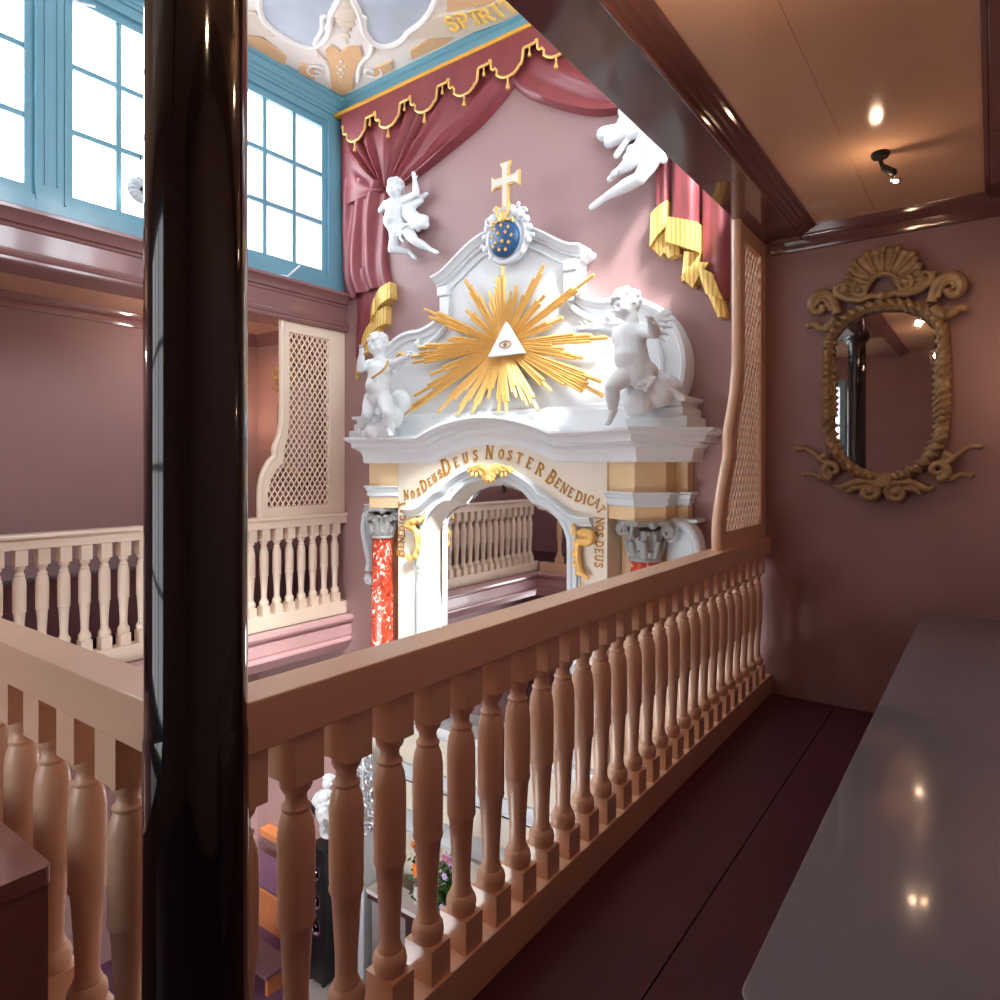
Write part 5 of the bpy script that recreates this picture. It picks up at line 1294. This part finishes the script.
pts = [U(*cpix([(x, y)])[0], Z=ZC - .031) for _, x, y in seq]
for i, (ch, x, y) in enumerate(seq):
    d = (pts[min(5, i+1)] - pts[max(0, i-1)]); d.z = 0; d.normalize()
    up = Vector((-d.y, d.x, 0)); a = U(*cpix([(x, y - 10)])[0], Z=ZC) - U(*cpix([(x, y + 10)])[0], Z=ZC)
    if up.dot(a) < 0: up = -up
    glyph(ch, pts[i], d, up, Vector((0, 0, -1)), .175, .012, .15).build('gilt_letter', M['palegold'], cp_, smooth=False)
# ================================================================= CHAPEL FLOOR LEVEL, SEEN THROUGH THE BALUSTERS
FZ = -3.4
b = MB(); pts = [(-5.25, WY), (-5.25, 4.1), (-5.15, 3.8), (-4.9, 3.6), (-4.7, 3.35), (-4.4, 3.2), (-2.3, 3.2), (-2.0, 3.4), (-1.6, 3.7), (-1.5, 4.1), (-1.5, WY)]
struct(b.prism(pts, 'Z', FZ, -3.16), 'floor_altar_platform', 'platform', smooth=False)
PZ = -3.16
t = thing('altar_table', 'white-topped altar table with brown edge and grey front below the arch', 'table', (-3.4, 4.3, PZ))
MB().box(-4.50, -2.25, 4.12, 4.33, -2.24, -2.20).build('table_top', M['platform'], t, smooth=False, bevel=.006)
MB().box(-4.49, -2.26, 4.13, 4.33, -2.29, -2.24).build('edge_moulding', M['darkwood'], t, smooth=False)
MB().box(-4.44, -2.31, 4.17, 4.33, PZ, -2.29).build('front_panel', M['darkwood'], t, smooth=False)
MB().box(-4.46, -4.05, 4.155, 4.17, PZ, -2.29).build('grey_hanging', M['greycloth'], t, smooth=False)
# black loudspeaker
t = thing('loudspeaker', 'tall narrow black loudspeaker standing on the pale altar platform', 'loudspeaker', (-4.98, 4.05, PZ))
MB().box(-5.10, -4.86, 3.95, 4.19, PZ + .02, -1.93).build('cabinet', M['black'], t, smooth=False, bevel=.008)
for z, r in ((-2.15, .07), (-2.40, .08), (-2.64, .08)):
    MB().lathe([(r, 0), (r, -.012), (r * .86, -.012), (r * .5, .012), (r*.2, .0), (0, -.006)], (-4.98, 3.95, z), 20, 'Y').build('driver', M['steel'], t)
for x in (-5.07, -4.89):
    for y in (3.97, 4.17): MB().box(x - .015, x + .015, y - .015, y + .015, PZ, PZ + .02).build('foot', M['iron'], t, smooth=False)
# small cherub figure on the speaker
def v(px, py, Y=4.06): return U(px, py, Y=Y)
J = dict(head=v(328, 782), neck=v(326.5, 789), chest=v(324, 795), belly=v(322.5, 803), pelvis=v(322.5, 811), shL=v(318, 795), elL=v(313.5, 801, 4.0), haL=v(316, 806, 3.94),
         shR=v(330, 793), elR=v(333, 801, 4.0), haR=v(325, 804, 3.94), hipL=v(320, 812), knL=v(321, 820, 3.97), anL=v(325, 827, 4.06), toL=v(323, 833, 4.0), hipR=v(326, 812), knR=v(331, 818, 3.98), anR=v(332, 827, 4.05), toR=v(331, 832.5, 3.99))
q = putto('cherub_figurine', 'small white seated cherub on top of the black loudspeaker', '', J, .06, (-.2, -1, 0), seed=11, vox=.006)
m = MB(); m.ell(v(326, 829, 4.10), (.07, .06, .07)); m.ell(v(324, 820, 4.13), (.06, .05, .07)); m.ell(v(328, 834, 4.06), (.08, .07, .03)); m.build('cloud_base', M['statue'], q, remesh=.008, sm=2)
# openwork silver ornament on the altar shelf
t = thing('altar_ornament', 'openwork silver-white altar ornament of scrolls left of the arch, above the table', 'ornament', (-4.62, 4.20, PZ))
m = MB(); base = Vector((-4.62, 4.20, -1.75)); rr = random.Random(4)
m.cap(base, base + Vector((0, 0, .7)), .03, .02, 8); m.ell(base, (.11, .07, .03))
for k in range(7):
    z = .05 + .10 * k; w = .13 - .006 * k
    for s in (-1, 1):
        m.tube(spiral(base + Vector((s * w * .6, rr.uniform(-.03, .02), z)), .055, 1.3, rr.uniform(0, 6), s, 14), .013, seg=6)
        m.ell(base + Vector((s * w, 0, z + .04)), (.025, .02, .03), seg=6)
m.build('scrollwork', M['silver'], t, remesh=.007, sm=1)
MB().box(-4.71, -4.53, 4.12, 4.28, PZ, -1.76).build('pedestal', M['palegrey'], t, smooth=False, bevel=.01)
# gilt candlestick
def candlestick(x, y, label, k=1.0):
    t = thing('candlestick', label, 'candlestick', (x, y, -2.2))
    MB().lathe([(0, 0), (.075*k, 0), (.075*k, .015), (.05*k, .03), (.025*k, .05), (.035*k, .075), (.02*k, .10), (.018*k, .16), (.036*k, .19), (.02*k, .215), (.018*k, .28), (.04*k, .30), (.045*k, .315), (0, .315)], (x, y, -2.2), 20).build('stem', M['gold'], t)
    MB().lathe([(0, .315), (.016, .315), (.016, .52), (0, .52)], (x, y, -2.2), 12).build('candle', M['white'], t)
candlestick(-4.36, 4.22, 'gilt candlestick standing at the left end of the altar table')
# posy of orange flowers and the big bouquet
def bouquet(x, y, z, r, hgt, label, cols, n, nl, sd):
    t = thing('flower_vase', label, 'flowers', (x, y, z)); rr = random.Random(sd)
    MB().lathe([(0, 0), (r*.35, 0), (r*.45, .06), (r*.3, .12), (r*.4, .15), (0, .15)], (x, y, z), 18).build('vase', M['platform'], t)
    m = MB()
    for k in range(nl):
        a = rr.uniform(0, 2*PI); e = rr.uniform(-.3, 1.4); d = Vector((math.cos(a)*math.cos(e), math.sin(a)*math.cos(e) * .7, math.sin(e) * hgt / r))
        p = Vector((x, y, z + .15)) + d * r * rr.uniform(.4, 1); q = p + Vector((rr.uniform(-1, 1), rr.uniform(-1, 1), rr.uniform(-.4, 1))).normalized() * .05
        s_ = (q - p).cross(Vector((rr.random(), rr.random(), rr.random()))).normalized() * .016
        vv = [m.b.verts.new(w) for w in (p, (p+q)/2 + s_, q, (p+q)/2 - s_)]; m.face(vv)
    f = m.build('foliage', M['leaf'], t, smooth=False); f['kind'] = 'stuff'
    for k in range(n):
        a = rr.uniform(0, 2*PI); e = rr.uniform(.0, 1.4); d = Vector((math.cos(a)*math.cos(e), math.sin(a)*math.cos(e) * .7, math.sin(e) * hgt / r))
        p = Vector((x, y, z + .15)) + d * r; m = MB()
        for j in range(6): m.ell(p + Vector((.018*math.cos(j*1.05), -.006, .018*math.sin(j*1.05))), (.013, .008, .013), seg=6)
        m.ell(p + Vector((0, -.01, 0)), .008, seg=6)
        m.build('bloom', M[cols[k % len(cols)]], t)
bouquet(-3.42, 4.02, -2.06, .17, .42, 'leafy green bouquet with lilac and pink blooms beside the altar table', ['petal_purple', 'petal_pink', 'petal_purple'], 26, 900, 3)
st = thing('flower_stand', 'dark flower stand carrying the green bouquet before the altar', 'stand', (-3.42, 4.0, PZ))
MB().lathe([(0, 0), (.14, 0), (.14, .02), (.03, .05), (.025, 1.0), (.11, 1.07), (.11, 1.10), (0, 1.10)], (-3.42, 4.02, PZ), 20).build('pillar', M['iron'], st)
bouquet(-4.0, 4.24, -2.2, .07, .45, 'small orange flowers in a vase on the altar table', ['petal_orange'], 9, 60, 5)
t = thing('sanctuary_lamp', 'small red glass lamp glowing in the dark beside the altar table', 'lamp', (-4.05, 4.02, PZ))
MB().lathe([(0, 0), (.09, 0), (.09, .02), (.02, .04), (.018, .48), (.05, .5), (0, .5)], (-4.05, 4.02, PZ), 16).build('stand', M['iron'], t)
MB().lathe([(0, .5), (.035, .5), (.045, .55), (.04, .62), (0, .62)], (-4.05, 4.02, PZ), 16).build('red_glass', M['redglass'], t)
# choir stall against the altar wall below the left gallery
t = thing('choir_stall', 'orange-brown wooden choir stall below the far gallery, left of the loudspeaker', 'pew', (-6.2, 4.5, FZ))
MB().box(-6.9, -5.72, 4.66, 4.80, -2.74, -2.66).build('top_rail', M['wood'], t, smooth=False, bevel=.006)
MB().box(-6.9, -5.72, 4.72, 4.79, -3.14, -3.06).build('middle_rail', M['wood'], t, smooth=False, bevel=.006)
MB().box(-5.78, -5.70, 4.15, 4.78, FZ, -2.72).build('end_panel', M['wood'], t, smooth=False, bevel=.01)
MB().box(-6.9, -5.78, 4.30, 4.72, -3.02, -2.98).build('seat', M['wood'], t, smooth=False, bevel=.006)
MB().box(-6.88, -5.80, 4.31, 4.70, -2.98, -2.94).build('cushion', M['purple'], t, smooth=False, bevel=.012)
MB().box(-6.9, -5.78, 4.32, 4.36, FZ, -3.02).build('front_board', M['wood'], t, smooth=False)
t = thing('kneeler', 'low wooden kneeler with a pale top in front of the choir stall', 'kneeler', (-5.72, 3.9, FZ))
MB().box(-6.02, -5.42, 3.74, 4.02, -3.22, -3.18).build('kneeling_board', M['benchbody'], t, smooth=False, bevel=.006)
MB().box(-5.98, -5.94, 3.78, 3.98, FZ, -3.22).build('leg', M['wood'], t, smooth=False); MB().box(-5.50, -5.46, 3.78, 3.98, FZ, -3.22).build('leg', M['wood'], t, smooth=False)
tag(MB().box(-6.12, -6.04, 4.785, 4.808, -2.30, -2.14).build('wall_socket', M['black'], None, smooth=False, bevel=.004), 'small black box on the wall above the choir stall', 'socket')
# thin dark pipe down the wall
tag(MB().tube([(-5.42, 4.78, -.42), (-5.42, 4.78, -3.38)], .012, seg=8).build('wall_pipe', M['iron'], None), 'thin dark vertical pipe on the altar wall left of the altar', 'pipe')
# white upholstered chairs seen low between the balusters at the left
def chair(x, y, rot, label, k):
    t = thing('upholstered_chair', label, 'chair', (x, y, FZ)); 
    def P_(a, b_, z): return (x + a * math.cos(rot) - b_ * math.sin(rot), y + a * math.sin(rot) + b_ * math.cos(rot), FZ + z)
    pts = [(-.24, .5), (-.25, .98), (-.22, 1.12), (-.15, 1.2), (-.06, 1.18), (0, 1.25), (.06, 1.18), (.15, 1.2), (.22, 1.12), (.25, .98), (.24, .5)]
    m = MB(); A_ = [m.b.verts.new(P_(a, -.20, z)) for a, z in pts]; B_ = [m.b.verts.new(P_(a, -.27, z)) for a, z in pts]
    m.face(A_); m.face(B_[::-1])
    for i in range(len(pts)): m.face([A_[i], A_[(i+1) % len(pts)], B_[(i+1) % len(pts)], B_[i]])
    m.build('backrest', M['platform'], t, smooth=False, bevel=.015)
    m = MB(); q = [P_(a, b_, z) for z in (.42, .52) for a, b_ in ((-.26, -.26), (.26, -.26), (.24, .28), (-.24, .28))]; vv = [m.b.verts.new(p) for p in q]
    m.face(vv[:4]); m.face(vv[4:]); [m.face([vv[i], vv[(i+1) % 4], vv[4+(i+1) % 4], vv[4+i]]) for i in range(4)]
    m.build('seat', M['platform'], t, smooth=False, bevel=.02)
    for a in (-.22, .22):
        for b_ in (-.22, .22): MB().cap(P_(a, b_, .02), P_(a, b_, .42), .018, .024, 10).build('leg', M['goldflat'], t)
    for a in (-.24, .24): MB().ell(P_(a, -.235, 1.1), .022).build('gilt_knob', M['gold'], t)
chair(-4.55, 2.55, .4, 'white upholstered chair with scalloped back, left one below the balustrade', 0)
chair(-4.05, 2.9, .5, 'white upholstered chair nearer the black column, low in the chapel', 1)
# ================================================================= LIGHT
W = bpy.data.worlds.new('World'); S.world = W; W.use_nodes = True
nt = W.node_tree; bg = nt.nodes['Background']; bg.inputs['Color'].default_value = (.93, .96, 1, 1); bg.inputs['Strength'].default_value = 13.0
def portal(x, y, sx):
    l = bpy.data.lights.new('window_portal', 'AREA'); l.shape = 'RECTANGLE'; l.size = 1.5; l.size_y = 1.01
    l.cycles.is_portal = True
    o = bpy.data.objects.new('window_portal', l); C.objects.link(o); o.location = (x, y, 4.35)
    o.rotation_euler = (0, math.radians(90 if sx < 0 else -90), 0)   # -Z towards the well
    return o
for a, c in WIN:
    portal(-5.72, (a + c) / 2, 1); portal(-1.10, (a + c) / 2, -1)
sun = bpy.data.lights.new('sun', 'SUN'); sun.energy = 19; sun.angle = math.radians(10); sun.color = (1, .97, .92)
so = bpy.data.objects.new('sun', sun); C.objects.link(so)
so.rotation_euler = Vector((-.55, .33, -.68)).to_track_quat('-Z', 'Y').to_euler()
def lamp(loc, aim, e, size=80, rad=.03, col=(1, .62, .34)):
    l = bpy.data.lights.new('spot_light', 'SPOT'); l.energy = e; l.spot_size = math.radians(size); l.spot_blend = .8; l.shadow_soft_size = rad; l.color = col
    o = bpy.data.objects.new('spot_light', l); C.objects.link(o); o.location = loc
    o.rotation_euler = (Vector(aim) - Vector(loc)).to_track_quat('-Z', 'Y').to_euler()
for L_, aim, e in ((LAMPS[0], (.12, 4.81, 1.9), 6), (LAMPS[2], (-6.95, 4.81, 2.1), 30)):
    lamp(L_ + Vector((0, 0, -.06)), aim, e)
# point lights: ceiling lamps, corner glows, unseen fill added to brighten the galleries
def bulb(loc, e, col=(1, .66, .42)):
    l = bpy.data.lights.new('bulb_light', 'POINT'); l.energy = e; l.shadow_soft_size = .025; l.color = col
    o = bpy.data.objects.new('bulb_light', l); C.objects.link(o); o.location = loc
for a_ in (((-.47, 3.83, 2.95), 1.5), ((-.58, 1.88, 2.95), 6), ((-.5, .6, 2.8), 7), ((-6.35, 3.62, 2.85), 14, (1, .82, .78)), ((.24, 4.5, 2.05), 1.8), ((-6.98, 4.5, 2.1), 3), ((-6.5, -.4, 2.6), 22, (1, .85, .82))): bulb(*a_)

# ================================================================= CAMERA
cam = bpy.data.cameras.new('camera'); co = bpy.data.objects.new('camera', cam); C.objects.link(co)
cam.sensor_width = 36; cam.sensor_fit = 'HORIZONTAL'; cam.lens = 36 * 672 / 1000; cam.shift_y = -.033
cam.clip_start = .02
co.location = (0, 0, CAM_H)
co.rotation_euler = (math.radians(90), 0, math.atan2(.5911, .8066))
S.camera = co
S.view_settings.view_transform = 'Standard'; S.view_settings.look = 'None'; S.view_settings.gamma = 1; S.view_settings.use_curve_mapping = False
S.view_settings.exposure = 0.15
S.cycles.max_bounces = 10; S.cycles.diffuse_bounces = 5; S.cycles.glossy_bounces = 5; S.cycles.transparent_max_bounces = 12
S.cycles.sample_clamp_indirect = 6; S.cycles.caustics_reflective = False; S.cycles.caustics_refractive = False
S.cycles.use_denoising = True
